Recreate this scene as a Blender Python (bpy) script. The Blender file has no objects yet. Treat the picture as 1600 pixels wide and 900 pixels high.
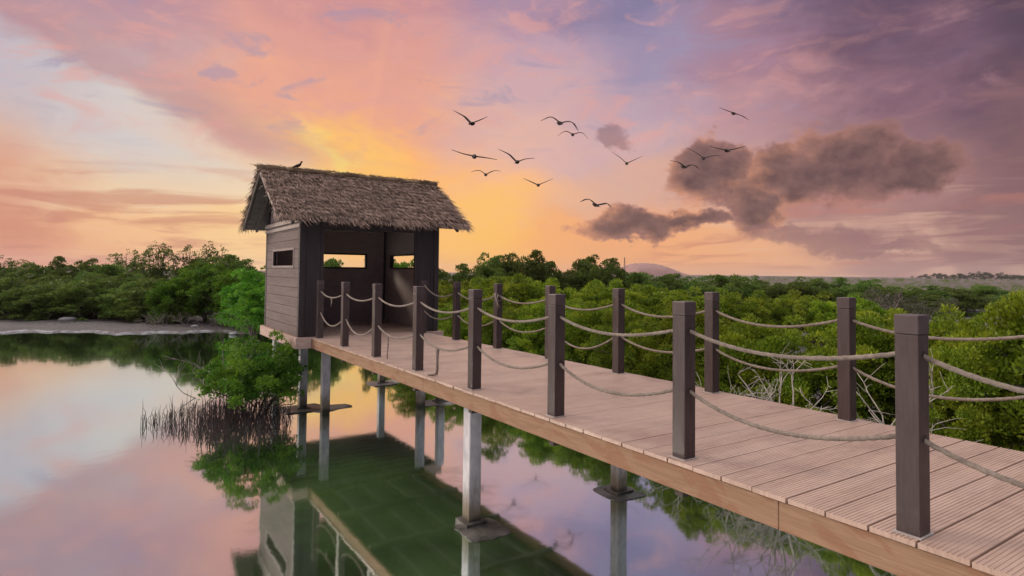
import bpy, math, random
import numpy as np
from mathutils import Vector, Matrix
R = math.radians
PI = math.pi
scene = bpy.context.scene
col = scene.collection

# ---------------------------------------------------------------- camera
cam_d = bpy.data.cameras.new('camera')
cam = bpy.data.objects.new('camera', cam_d)
col.objects.link(cam)
scene.camera = cam
YAW, PITCH, ROLL = 0.58345, 0.03088, 0.01082
F = Vector((math.sin(YAW)*math.cos(PITCH), math.cos(YAW)*math.cos(PITCH), math.sin(PITCH)))
Rt = Vector((math.cos(YAW), -math.sin(YAW), 0)); Up = Rt.cross(F)
R2 = Rt*math.cos(ROLL)+Up*math.sin(ROLL); U2 = -Rt*math.sin(ROLL)+Up*math.cos(ROLL)
m = Matrix((( R2.x, U2.x, -F.x), (R2.y, U2.y, -F.y), (R2.z, U2.z, -F.z))).to_4x4()
m.translation = Vector((-3.4399, -1.5025, 1.2912))
cam.matrix_world = m
cam_d.sensor_width = 36.0
cam_d.lens = 960.8/1600*36
cam_d.shift_y = -(450-396.27)/1600
cam_d.clip_start = 0.05
cam_d.clip_end = 20000

# ---------------------------------------------------------------- view
scene.view_settings.view_transform = 'Standard'
scene.view_settings.look = 'None'
scene.view_settings.gamma = 1
scene.view_settings.use_curve_mapping = False
scene.view_settings.exposure = 0.0
scene.render.engine = 'CYCLES'
scene.cycles.max_bounces = 6
scene.cycles.transparent_max_bounces = 8

def srgb(r, g, b):
    f = lambda c: (c/255/12.92) if c/255 <= .04045 else ((c/255+.055)/1.055)**2.4
    return (f(r), f(g), f(b), 1)

# ---------------------------------------------------------------- node helper
class NT:
    def __init__(s, tree): s.t = tree; s.n = tree.nodes; s.l = tree.links
    def new(s, typ, **kw):
        n = s.n.new(typ)
        for k, v in kw.items(): setattr(n, k, v)
        return n
    def put(s, sock, v):
        if isinstance(v, bpy.types.NodeSocket): s.l.new(v, sock)
        elif v is not None: sock.default_value = v
    def math(s, op, a, b=None, c=None, clamp=False):
        n = s.new('ShaderNodeMath', operation=op, use_clamp=clamp)
        s.put(n.inputs[0], a); s.put(n.inputs[1], b); s.put(n.inputs[2], c)
        return n.outputs[0]
    def mix(s, fac, a, b, blend='MIX'):
        n = s.new('ShaderNodeMix', data_type='RGBA', blend_type=blend)
        s.put(n.inputs[0], fac); s.put(n.inputs[6], a); s.put(n.inputs[7], b)
        return n.outputs[2]
    def smooth(s, v, a, b, lo=0., hi=1.):
        n = s.new('ShaderNodeMapRange', interpolation_type='SMOOTHSTEP')
        s.put(n.inputs[0], v); n.inputs[1].default_value = a; n.inputs[2].default_value = b
        n.inputs[3].default_value = lo; n.inputs[4].default_value = hi
        return n.outputs[0]
    def noise(s, vec, scale, detail=4, rough=.55, dist=0., out=0):
        n = s.new('ShaderNodeTexNoise')
        if vec is not None: s.put(n.inputs['Vector'], vec)
        n.inputs['Scale'].default_value = scale; n.inputs['Detail'].default_value = detail
        n.inputs['Roughness'].default_value = rough; n.inputs['Distortion'].default_value = dist
        return n.outputs[out]
    def mapping(s, vec, scale=(1,1,1), rot=(0,0,0), loc=(0,0,0)):
        n = s.new('ShaderNodeMapping'); s.put(n.inputs[0], vec)
        n.inputs[1].default_value = loc; n.inputs[2].default_value = rot; n.inputs[3].default_value = scale
        return n.outputs[0]
    def ramp(s, fac, stops, interp='LINEAR'):
        n = s.new('ShaderNodeValToRGB'); s.put(n.inputs[0], fac)
        cr = n.color_ramp; cr.interpolation = interp
        while len(cr.elements) < len(stops): cr.elements.new(.5)
        for e, (p, c) in zip(cr.elements, sorted(stops, key=lambda q: q[0])): e.position = p
        for e, (p, c) in zip(cr.elements, sorted(stops, key=lambda q: q[0])): e.color = c
        return n.outputs[0]

# ---------------------------------------------------------------- world: a sunset sky
SUN_AZ, SUN_EL = -38.0, 24.0            # degrees clockwise from +Y
world = bpy.data.worlds.new('World'); scene.world = world
world.use_nodes = True
w = NT(world.node_tree); w.n.clear()
tc = w.new('ShaderNodeTexCoord').outputs['Generated']
sx = w.new('ShaderNodeSeparateXYZ'); w.l.new(tc, sx.inputs[0])
az0 = w.math('MULTIPLY', w.math('ARCTAN2', sx.outputs[0], sx.outputs[1]), 180/PI)
el0 = w.math('MULTIPLY', w.math('ARCSINE', sx.outputs[2]), 180/PI)
tc3 = w.mapping(tc, scale=(1, 1, 2.2))
n1 = w.noise(tc3, 4.5, 6, .6, .4); n2 = w.noise(w.mapping(tc3, loc=(7, 3, 1)), 4.5, 6, .6, .4)
az = w.math('ADD', az0, w.math('MULTIPLY', w.math('SUBTRACT', n1, .5), 17))
el = w.math('ADD', el0, w.math('MULTIPLY', w.math('SUBTRACT', n2, .5), 12))
AZC = [-6.5, 1.4, 10.8, 21.7, 33.3, 45, 56, 65.3, 73.3]
ROWS = [   # elevation, colours along the azimuths above (the painted evening sky)
 (0.0,  [(218,142,114),(236,172,122),(252,206,142),(255,190,100),(250,170,94),(228,158,118),(214,160,136),(176,130,122),(150,112,110)]),
 (3.3,  [(212,142,114),(242,186,136),(252,210,146),(255,198,108),(253,180,98),(238,164,118),(228,172,140),(176,130,124),(136,104,106)]),
 (7.5,  [(222,164,136),(238,206,168),(244,214,174),(255,184,98),(250,186,132),(220,172,152),(198,154,146),(160,118,120),(120,90,96)]),
 (11.5, [(226,178,146),(218,206,198),(243,184,136),(255,180,104),(224,178,166),(208,170,172),(188,146,150),(142,106,116),(108,82,94)]),
 (15.5, [(184,168,176),(202,182,184),(234,166,140),(234,164,138),(208,168,172),(188,162,178),(182,140,150),(134,98,114),(100,76,92)]),
 (19.5, [(178,152,168),(190,152,162),(224,158,144),(222,156,144),(196,160,174),(158,142,172),(168,128,146),(122,92,112),(92,72,90)]),
 (23.5, [(172,136,150),(184,142,156),(210,148,146),(208,146,146),(172,140,164),(134,124,158),(138,112,138),(108,84,108),(78,64,84)])]
azf = w.smooth(az, -20, 85)             # replaced by a linear map below
mr = w.new('ShaderNodeMapRange'); w.l.new(az, mr.inputs[0]); mr.inputs[1].default_value = -20; mr.inputs[2].default_value = 85
azf = mr.outputs[0]
colr = None
for i, (e, cs) in enumerate(ROWS):
    c = w.ramp(azf, [((a+20)/105, srgb(*k)) for a, k in zip(AZC, cs)], 'EASE')
    colr = c if i == 0 else w.mix(w.smooth(el, ROWS[i-1][0], e), colr, c)
# glow where the sun has just gone
def blob(a0, e0, ra, re, A=az0, Ev=el0):
    da = w.math('DIVIDE', w.math('SUBTRACT', A, a0), ra); de = w.math('DIVIDE', w.math('SUBTRACT', Ev, e0), re)
    return w.math('SUBTRACT', 1, w.math('ADD', w.math('MULTIPLY', da, da), w.math('MULTIPLY', de, de)))
g = w.math('MULTIPLY', w.smooth(blob(18.5, 9.5, 6.0, 6.5, az, el), 0, 1), .7)
colr = w.mix(g, colr, srgb(255, 198, 98))
g = w.math('MULTIPLY', w.smooth(blob(31, 4.2, 7, 5, az, el), 0, 1), .6)
colr = w.mix(g, colr, srgb(255, 196, 92))
# warm light spreading along the horizon to the right
colr = w.mix(w.math('MULTIPLY', w.smooth(blob(46, 1.5, 18, 4.0, az, el), 0, 1), .55), colr, srgb(250, 176, 108))
# a bright slanting shaft above the roof
sh = w.math('ADD', w.math('SUBTRACT', az, 17.6), w.math('MULTIPLY', w.math('SUBTRACT', el, 9), .25))
sh = w.math('MULTIPLY', w.smooth(w.math('ABSOLUTE', sh), 1.7, 0), w.smooth(w.math('ABSOLUTE', w.math('SUBTRACT', el0, 9.5)), 5, 1))
colr = w.mix(w.math('MULTIPLY', sh, .8), colr, srgb(255, 218, 110))
# pale wedge of clear sky on the left, under a diagonal edge of cloud
dl = w.math('SUBTRACT', w.math('ADD', w.math('MULTIPLY', w.math('ADD', az0, 4.5), -.455), 16.0), el0)
dl = w.math('ADD', dl, w.math('MULTIPLY', w.math('SUBTRACT', n1, .5), 5))
dl = w.math('ADD', dl, w.math('MULTIPLY', w.math('SUBTRACT', w.noise(tc3, 16, 5, .6), .5), 2.2))
wedge = w.math('MULTIPLY', w.smooth(dl, -.9, 1.5), w.smooth(dl, 10, 3))
wedge = w.math('MULTIPLY', wedge, w.smooth(el0, 5.5, 9.5))
band = w.math('MULTIPLY', w.math('MULTIPLY', w.smooth(dl, -6.0, -.8), w.smooth(dl, 1.5, -.5)), w.smooth(el0, 8, 11))
colr = w.mix(w.math('MULTIPLY', band, .75), colr, srgb(190, 146, 150))
colr = w.mix(w.math('MULTIPLY', wedge, .82), colr, w.ramp(azf, [((-7+20)/105, srgb(194,188,200)), ((4+20)/105, srgb(212,204,202)), ((11+20)/105, srgb(226,208,190))]))
# soft rays out of the glow
th = w.math('ARCTAN2', w.math('SUBTRACT', el0, 6), w.math('SUBTRACT', az0, 19))
thv = w.new('ShaderNodeCombineXYZ'); w.l.new(th, thv.inputs[0])
rays = w.math('MULTIPLY', w.math('SUBTRACT', w.noise(thv.outputs[0], 4, 2), .5), w.smooth(blob(19, 6, 32, 26), 0, 1))
colr = w.mix(w.math('MULTIPLY', rays, 1.1, clamp=True), colr, srgb(252, 186, 138))
# thin pink cloud over bluer gaps
wisp = w.noise(w.mapping(tc, scale=(1, 1, 2.6), rot=(.1, .25, 0)), 9, 7, .6, .8)
up = w.math('MULTIPLY', w.smooth(el0, 6, 15), w.smooth(az0, 66, 50, .25, 1))
colr = w.mix(w.math('MULTIPLY', w.math('MULTIPLY', w.smooth(wisp, .5, .68), up), .55), colr, srgb(226, 160, 150))
colr = w.mix(w.math('MULTIPLY', w.math('MULTIPLY', w.smooth(wisp, .47, .33), w.math('MULTIPLY', w.smooth(el0, 8, 16), w.smooth(az0, 64, 48, .1, 1))), .5), colr, srgb(154, 146, 176))
# low streaks on both sides
st = w.noise(w.mapping(tc, scale=(1, 1, 9), rot=(.05, -.03, 0)), 5, 6, .55, .5)
low = w.math('MULTIPLY', w.smooth(el0, 11, 5), w.smooth(blob(29, 5, 16, 30), .2, -.6))
colr = w.mix(w.math('MULTIPLY', w.math('MULTIPLY', w.smooth(st, .5, .66), low), .6), colr, srgb(196, 122, 104))
colr = w.mix(w.math('MULTIPLY', w.math('MULTIPLY', w.smooth(st, .45, .33), low), .45), colr, srgb(236, 190, 160))
# the big mauve bank on the right
bk = w.noise(w.mapping(tc, scale=(1, 1, 2.6), rot=(.2, .1, 0), loc=(2, 9, 4)), 6, 8, .6, .5)
bm = w.math('MULTIPLY', w.smooth(az0, 48, 68), w.smooth(el0, 9, 15))
colr = w.mix(w.math('MULTIPLY', w.math('MULTIPLY', w.smooth(bk, .46, .62), bm), .45), colr, srgb(92, 74, 94))
colr = w.mix(w.math('MULTIPLY', w.math('MULTIPLY', w.smooth(bk, .46, .34), bm), .45), colr, srgb(178, 130, 138))
# heavy dusky clouds
n3 = w.noise(w.mapping(tc, scale=(1, 1, 1.5)), 9, 8, .58, .2)
wc = w.new('ShaderNodeTexNoise'); w.l.new(w.mapping(tc, scale=(1, 1, 1.3)), wc.inputs['Vector']); wc.inputs['Scale'].default_value = 14; wc.inputs['Detail'].default_value = 7; wc.inputs['Roughness'].default_value = .6
wcs = w.new('ShaderNodeSeparateXYZ'); w.l.new(wc.outputs['Color'], wcs.inputs[0])
azc = w.math('ADD', az0, w.math('MULTIPLY', w.math('SUBTRACT', wcs.outputs[0], .5), 9))
elc = w.math('ADD', el0, w.math('MULTIPLY', w.math('SUBTRACT', wcs.outputs[1], .5), 5.5))
n4 = w.noise(w.mapping(tc, scale=(1, 1, 1.4), loc=(4, 4, 4)), 30, 6, .6)
def clouds(lst, thr, spread):
    best = None
    for b in lst:
        q = blob(*b, azc, elc)
        best = q if best is None else w.math('MAXIMUM', best, q)
    best = w.math('MAXIMUM', best, -2.0)
    v = w.math('ADD', best, w.math('MULTIPLY', w.math('SUBTRACT', n3, .5), 2.4))
    return w.smooth(v, thr, thr+spread), w.smooth(v, thr+spread*.2, thr+spread*2.2)
CL = [(51.4, 8.7, 4.2, 2.7), (54.8, 6.4, 3.6, 3.0), (60.0, 8.6, 7.0, 2.7), (62.2, 10.2, 4.6, 2.6), (45.4, 4.5, 5.2, 1.6), (66.5, 8.6, 4.2, 1.9), (49.0, 4.8, 4, 1.0)]
veil = w.math('MULTIPLY', w.smooth(blob(60, 7, 13, 6, azc, elc), 0, 1), w.smooth(n3, .36, .6))
colr = w.mix(w.math('MULTIPLY', veil, .45), colr, srgb(160, 118, 118))
cov, core = clouds(CL, -.35, .6)
ls = w.smooth(w.math('ADD', w.math('SUBTRACT', azc, az0), w.math('MULTIPLY', w.math('SUBTRACT', elc, el0), .5)), -1.2, .8)
warm = w.mix(w.math('MULTIPLY', ls, w.smooth(az0, 66, 50)), srgb(158, 112, 106), srgb(226, 154, 116))
cc = w.mix(core, warm, w.mix(w.smooth(n4, .3, .7), srgb(94, 69, 71), srgb(124, 92, 89)))
colr = w.mix(w.math('MULTIPLY', cov, .95), colr, cc)
CL2 = [(42.3, 12.2, 1.9, .8), (60, 2.9, 6, .9), (64.5, 1.9, 5, .55), (72, 3.5, 5, 3.4), (76, 8, 6, 7), (57, 3.9, 3, .5)]
cov, core = clouds(CL2, -.3, 1.2)
colr = w.mix(w.math('MULTIPLY', cov, .6), colr, srgb(138, 100, 104))
# sky outside the evening glow: brighter lilac overhead, dimmer behind
hi = w.smooth(el0, 24, 50)
colr = w.mix(hi, colr, (.80, .765, .76, 1))
away = w.math('MULTIPLY', w.smooth(sx.outputs[1], .1, -.6), w.smooth(el0, 60, 25))
colr = w.mix(away, colr, srgb(104, 98, 130))
gain = w.math('ADD', 1, w.math('MULTIPLY', hi, 1.5))
side = w.math('MULTIPLY', w.smooth(sx.outputs[0], -.25, -.9), w.smooth(sx.outputs[2], .0, .25))
colr = w.mix(side, colr, srgb(226, 205, 205))
gain = w.math('ADD', gain, w.math('MULTIPLY', side, .5))
dsat = w.new('ShaderNodeHueSaturation'); dsat.inputs['Saturation'].default_value = .97; w.l.new(colr, dsat.inputs['Color']); colr = dsat.outputs[0]
bgp = w.new('ShaderNodeBackground'); w.l.new(colr, bgp.inputs[0]); w.l.new(gain, bgp.inputs[1])
skt = w.new('ShaderNodeTexSky', sky_type='NISHITA'); skt.sun_disc = False
skt.sun_elevation = R(SUN_EL); skt.sun_rotation = R(SUN_AZ)
bgn = w.new('ShaderNodeBackground'); w.l.new(skt.outputs[0], bgn.inputs[0]); bgn.inputs[1].default_value = .06
addb = w.new('ShaderNodeMixShader')     # the clear upper sky takes over from the clouds towards the zenith
w.put(addb.inputs[0], w.math('MULTIPLY', w.smooth(el0, 40, 80), .35)); w.l.new(bgp.outputs[0], addb.inputs[1]); w.l.new(bgn.outputs[0], addb.inputs[2])
wo = w.new('ShaderNodeOutputWorld'); w.l.new(addb.outputs[0], wo.inputs[0])
world.cycles.sampling_method = 'MANUAL'; world.cycles.sample_map_resolution = 512

# ---------------------------------------------------------------- sun
sd = bpy.data.lights.new('sun', 'SUN'); sd.energy = 2.0; sd.angle = R(14); sd.color = (1, .86, .70)
sun = bpy.data.objects.new('sun', sd); col.objects.link(sun)
sv = Vector((math.sin(R(SUN_AZ))*math.cos(R(SUN_EL)), math.cos(R(SUN_AZ))*math.cos(R(SUN_EL)), math.sin(R(SUN_EL))))
sun.rotation_euler = sv.to_track_quat('Z', 'Y').to_euler()
sun.location = (0, 0, 30)

# ---------------------------------------------------------------- materials
def material(name, build):
    m = bpy.data.materials.new(name); m.use_nodes = True
    t = NT(m.node_tree); t.n.clear()
    out = t.new('ShaderNodeOutputMaterial')
    build(t, out); return m
def pbr(t, out, color, rough=.7, bump=None, bstr=.3, bdist=.01, spec=.4, extra=None):
    p = t.new('ShaderNodeBsdfPrincipled')
    t.put(p.inputs['Base Color'], color); t.put(p.inputs['Roughness'], rough)
    p.inputs['Specular IOR Level'].default_value = spec
    if bump is not None:
        b = t.new('ShaderNodeBump'); b.inputs['Strength'].default_value = bstr; b.inputs['Distance'].default_value = bdist
        t.put(b.inputs['Height'], bump); t.l.new(b.outputs[0], p.inputs['Normal'])
    t.l.new(p.outputs[0], out.inputs[0]); return p
def simple(name, c1, c2, scale=6, stretch=(1,1,1), rough=.7, bstr=.3, bdist=.01, detail=6, spec=.4, lo=.3, hi=.7):
    def b(t, out):
        v = t.mapping(t.new('ShaderNodeTexCoord').outputs['Object'], scale=stretch)
        n = t.noise(v, scale, detail, .6)
        n2 = t.noise(v, scale*.17, 3, .6)
        f = t.smooth(t.math('ADD', t.math('MULTIPLY', n, .6), t.math('MULTIPLY', n2, .4)), lo, hi)
        pbr(t, out, t.mix(f, c1, c2), rough, n, bstr, bdist, spec)
    return material(name, b)

def m_deck(t, out):
    v = t.new('ShaderNodeTexCoord').outputs['Object']
    s = t.new('ShaderNodeSeparateXYZ'); t.l.new(v, s.inputs[0])
    bi = t.math('FLOOR', t.math('DIVIDE', t.math('SUBTRACT', s.outputs[1], .166), .2275))
    wn = t.new('ShaderNodeTexWhiteNoise', noise_dimensions='1D'); t.put(wn.inputs['W'], bi)
    g = t.noise(t.mapping(v, scale=(1.2, 22, 4)), 3, 6, .65)
    blot = t.noise(v, 1.3, 5, .6, .5)
    c = t.mix(t.smooth(g, .25, .75), (.32, .215, .165, 1), (.46, .325, .255, 1))
    c = t.mix(t.math('MULTIPLY', t.math('SUBTRACT', wn.outputs[0], .2), .42, clamp=True), c, (.55, .405, .325, 1))
    c = t.mix(t.math('MULTIPLY', t.smooth(blot, .48, .70), .6), c, (.25, .155, .125, 1))
    r = t.smooth(blot, .3, .7, .32, .50)
    pbr(t, out, c, r, g, .25, .004, .5)
M_DECK = material('composite_decking', m_deck)
def m_fascia(t, out):
    v = t.new('ShaderNodeTexCoord').outputs['Object']
    g = t.noise(t.mapping(v, scale=(4, .35, 7)), 5, 8, .65, 1.5)
    k = t.noise(t.mapping(v, scale=(1, .8, 2)), 1.6, 4, .6, 2.2)
    c = t.mix(t.smooth(g, .3, .7), (.225, .138, .085, 1), (.30, .19, .12, 1))
    c = t.mix(t.math('MULTIPLY', t.smooth(k, .52, .6), .45), c, (.22, .10, .055, 1))
    c = t.mix(t.math('MULTIPLY', t.smooth(k, .38, .3), .35), c, (.37, .25, .185, 1))
    pbr(t, out, c, .85, g, .3, .004, .2)
M_FASCIA = material('weathered_fascia_timber', m_fascia)
M_FASCIA_HUT = simple('pale_fascia_timber', (.36,.255,.215,1), (.48,.36,.31,1), 6, (1,1,5), .9, .3, .004, 6, .15)
def m_post(t, out):
    v = t.new('ShaderNodeTexCoord').outputs['Object']; oi = t.new('ShaderNodeObjectInfo')
    g = t.noise(t.mapping(v, scale=(7, 7, .7)), 9, 7, .7); b = t.noise(v, 5, 5, .6)
    c = t.mix(t.smooth(g, .3, .7), (.030,.019,.019,1), (.056,.038,.037,1))
    c = t.mix(t.math('MULTIPLY', t.smooth(b, .56, .72), .45), c, (.11,.085,.08,1))
    c = t.mix(t.math('MULTIPLY', oi.outputs['Random'], .3), c, (.075,.052,.048,1))
    pbr(t, out, c, t.smooth(b, .3, .7, .36, .6), g, .35, .003, .4)
M_POST = material('dark_brown_post_paint', m_post)
M_CAP = simple('dark_brown_cap', (.045,.030,.032,1), (.070,.050,.050,1), 9, (1,1,1), .45, .2, .003)
M_FOOTPLATE = simple('pale_fixing_plate', (.30,.27,.25,1), (.42,.38,.35,1), 20, (1,1,1), .6)
M_ROPE = simple('grey_rope_fibre', (.12,.095,.078,1), (.24,.20,.165,1), 40, (1,1,1), .9, .5, .003)
M_JOINT = simple('dark_joint', (.02,.015,.012,1), (.03,.02,.018,1))
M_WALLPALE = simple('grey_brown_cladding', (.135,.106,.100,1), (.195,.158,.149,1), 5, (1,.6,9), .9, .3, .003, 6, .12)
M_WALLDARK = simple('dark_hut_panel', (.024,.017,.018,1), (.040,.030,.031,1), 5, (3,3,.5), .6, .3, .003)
M_INNER = simple('inner_wall_board', (.21,.165,.145,1), (.29,.235,.21,1), 5, (1,1,3), .65, .2, .003)
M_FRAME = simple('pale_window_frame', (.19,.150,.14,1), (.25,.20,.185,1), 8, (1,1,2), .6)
def m_thatch(t, out):
    geo = t.new('ShaderNodeNewGeometry'); n = t.noise(t.new('ShaderNodeTexCoord').outputs['Object'], 2.2, 5, .65)
    c = t.mix(geo.outputs['Random Per Island'], (.095,.062,.048,1), (.47,.335,.265,1))
    c = t.mix(t.math('MULTIPLY', t.smooth(n, .45, .7), .5), c, (.11,.08,.07,1))
    pbr(t, out, c, .85, spec=.15)
M_THATCH = material('thatch_straw', m_thatch)
M_THATCHBASE = simple('thatch_underlayer', (.05,.035,.03,1), (.09,.065,.055,1), 10)
M_RIDGE = simple('ridge_straw', (.16,.115,.07,1), (.25,.18,.11,1), 12, (1,6,6), .9)
M_RAFTER = simple('roof_timber', (.045,.036,.03,1), (.085,.066,.055,1), 7, (1,1,1), .7)
M_UNDER = simple('added_shade_dark', (.022,.020,.015,1), (.045,.040,.030,1), 4)  # near-black colour standing in for shade below the deck
M_BARGE = simple('weathered_barge_board', (.24,.19,.165,1), (.33,.27,.24,1), 7, (1,1,1), .7)
def m_pile(t, out):
    v = t.new('ShaderNodeTexCoord').outputs['Object']
    s = t.new('ShaderNodeSeparateXYZ'); t.l.new(v, s.inputs[0])
    n = t.noise(t.mapping(v, scale=(1,1,.4)), 9, 6, .65)
    c = t.mix(t.smooth(n, .3, .7), (.36,.355,.37,1), (.56,.55,.56,1))
    tide = t.smooth(t.math('ADD', s.outputs[2], t.math('MULTIPLY', n, .35)), -.80, -1.25)
    c = t.mix(t.math('MULTIPLY', tide, .85), c, (.13,.10,.045,1))
    c = t.mix(t.math('MULTIPLY', t.smooth(t.math('ADD', s.outputs[2], t.math('MULTIPLY', n, .15)), -1.32, -1.42), .9), c, (.03,.03,.02,1))
    pbr(t, out, c, .7, n, .4, .006)
M_PILE = material('painted_concrete_pile', m_pile)
M_FOOT = simple('wet_algae_concrete', (.025,.026,.020,1), (.13,.12,.11,1), 5, (1,1,1), .45, .8, .03, 8, .5, .38, .68)
M_FOOTPALE = simple('pale_concrete', (.10,.09,.085,1), (.34,.32,.31,1), 4, (1,1,1), .6, .8, .03, 8)
def leafmat(name, dark, light, yellow, tr=.35):
    def b(t, out):
        geo = t.new('ShaderNodeNewGeometry')
        n = t.noise(t.new('ShaderNodeTexCoord').outputs['Object'], 1.6, 3, .6)
        rnd = geo.outputs['Random Per Island']
        c = t.mix(rnd, dark, light)
        c = t.mix(t.math('MULTIPLY', t.smooth(n, .42, .66), .65), c, yellow)
        oi = t.new('ShaderNodeObjectInfo')
        hs = t.new('ShaderNodeHueSaturation'); t.put(hs.inputs['Color'], c)
        t.put(hs.inputs['Hue'], t.math('ADD', .478, t.math('MULTIPLY', oi.outputs['Random'], .034)))
        t.put(hs.inputs['Value'], t.math('ADD', .72, t.math('MULTIPLY', oi.outputs['Random'], .70)))
        p = t.new('ShaderNodeBsdfPrincipled'); t.put(p.inputs['Base Color'], hs.outputs[0]); p.inputs['Roughness'].default_value = .5
        p.inputs['Specular IOR Level'].default_value = .25
        tr_ = t.new('ShaderNodeBsdfTranslucent'); t.put(tr_.inputs[0], hs.outputs[0])
        mx = t.new('ShaderNodeMixShader'); mx.inputs[0].default_value = tr
        t.l.new(p.outputs[0], mx.inputs[1]); t.l.new(tr_.outputs[0], mx.inputs[2]); t.l.new(mx.outputs[0], out.inputs[0])
    return material(name, b)
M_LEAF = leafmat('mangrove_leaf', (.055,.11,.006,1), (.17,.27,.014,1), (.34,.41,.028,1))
M_LEAFDARK = leafmat('dark_mangrove_leaf', (.040,.080,.014,1), (.105,.17,.026,1), (.17,.24,.04,1))  # mangroves with a darker green of their own
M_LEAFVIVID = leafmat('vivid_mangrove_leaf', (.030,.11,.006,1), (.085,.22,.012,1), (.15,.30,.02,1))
M_LEAFLONE = leafmat('glossy_mangrove_leaf', (.022,.068,.006,1), (.075,.165,.010,1), (.16,.27,.018,1))
M_LEAFGREY = leafmat('grey_green_leaf', (.06,.07,.04,1), (.10,.11,.065,1), (.14,.15,.09,1))
M_BARK = simple('mangrove_bark', (.045,.035,.028,1), (.10,.08,.065,1), 12, (1,1,.4), .9)
M_DEAD = simple('bleached_dead_wood', (.27,.235,.20,1), (.44,.39,.34,1), 12, (1,1,.4), .9)
M_DEADDARK = simple('grey_dead_wood', (.12,.10,.09,1), (.22,.19,.17,1), 12, (1,1,.4), .9)
M_ROOT = simple('breathing_root_bark', (.030,.022,.020,1), (.065,.050,.045,1), 12, (1,1,.4), .9)
M_BIRD = simple('dark_plumage', (.016,.009,.008,1), (.032,.019,.016,1), 15, (1,1,1), .8)
M_WHITE = simple('pale_debris', (.20,.20,.20,1), (.42,.42,.42,1), 6)
M_HILL = simple('dusty_hill_rock', (.22,.12,.11,1), (.30,.17,.15,1), .05, (1,1,1), .9)
M_FARTREE = simple('distant_foliage', (.035,.05,.035,1), (.06,.08,.05,1), .1, (1,1,1), .9)
M_MAST = simple('painted_steel', (.12,.08,.07,1), (.16,.11,.10,1), 3)
M_FARWALL = simple('pale_render', (.42,.42,.42,1), (.52,.52,.52,1), 1)
def m_water(t, out):
    v = t.new('ShaderNodeTexCoord').outputs['Object']
    ripple = t.noise(t.mapping(v, scale=(1, 1, 1)), 2.2, 4, .55)
    fine = t.noise(t.mapping(v, scale=(1, 1, 1)), 9, 3, .5)
    h = t.math('ADD', t.math('MULTIPLY', ripple, .8), t.math('MULTIPLY', fine, .12))
    b = t.new('ShaderNodeBump'); b.inputs['Strength'].default_value = .10; b.inputs['Distance'].default_value = .012; t.put(b.inputs['Height'], h)
    algae = t.noise(v, .55, 6, .62, .4)
    c = t.mix(t.smooth(algae, .35, .68), (.034,.070,.022,1), (.062,.115,.034,1))
    scum = t.noise(t.mapping(v, loc=(5,5,0)), 3.5, 7, .68)
    c = t.mix(t.math('MULTIPLY', t.smooth(scum, .6, .72), .5), c, (.04,.05,.025,1))
    d = t.new('ShaderNodeBsdfDiffuse'); t.put(d.inputs[0], c)
    g = t.new('ShaderNodeBsdfGlossy'); g.inputs['Roughness'].default_value = .05; g.inputs[0].default_value = (.86,.935,.955,1)
    t.l.new(b.outputs[0], g.inputs['Normal'])
    fr = t.new('ShaderNodeLayerWeight'); fr.inputs[0].default_value = .5
    fac = t.smooth(fr.outputs['Facing'], .35, .97, .70, .96)
    # green algae film, put here to dull the hut wall's mirror image
    s = t.new('ShaderNodeSeparateXYZ'); t.l.new(v, s.inputs[0])
    ex = t.math('DIVIDE', t.math('SUBTRACT', s.outputs[0], -.55), 1.5); ey = t.math('DIVIDE', t.math('SUBTRACT', s.outputs[1], 5.6), 2.9)
    e = t.math('SUBTRACT', 1, t.math('ADD', t.math('MULTIPLY', ex, ex), t.math('MULTIPLY', ey, ey)))
    film = t.smooth(t.math('ADD', e, t.math('MULTIPLY', t.math('SUBTRACT', t.noise(v, 1.6, 6, .6), .5), 2.2)), 0, .9)
    fac = t.math('MULTIPLY', fac, t.math('SUBTRACT', 1, t.math('MULTIPLY', film, .32)))
    mx = t.new('ShaderNodeMixShader'); t.put(mx.inputs[0], fac)
    t.l.new(d.outputs[0], mx.inputs[1]); t.l.new(g.outputs[0], mx.inputs[2]); t.l.new(mx.outputs[0], out.inputs[0])
M_WATER = material('still_green_lagoon_water', m_water)
def m_ground(t, out):
    v = t.new('ShaderNodeTexCoord').outputs['Object']
    s = t.new('ShaderNodeSeparateXYZ'); t.l.new(v, s.inputs[0])
    n = t.noise(v, .8, 8, .65); n2 = t.noise(v, 7, 6, .65)
    mud = t.mix(t.smooth(n2, .3, .7), (.030,.026,.024,1), (.095,.084,.084,1))
    sand = t.mix(t.smooth(t.noise(v, .03, 6, .6), .35, .65), (.12,.085,.075,1), (.07,.06,.048,1))
    edge = t.math('MULTIPLY', t.smooth(s.outputs[2], -1.535, -1.50), t.smooth(s.outputs[2], -1.455, -1.48))
    c = t.mix(t.math('MULTIPLY', edge, t.smooth(t.noise(v, 2.5, 6, .7), .42, .6)), mud, (.26,.26,.285,1))
    far = t.smooth(s.outputs[0], 45, 80)
    c = t.mix(far, c, sand)
    pbr(t, out, c, .75, n2, .6, .03)
M_GROUND = material('mud_and_sand', m_ground)

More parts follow.
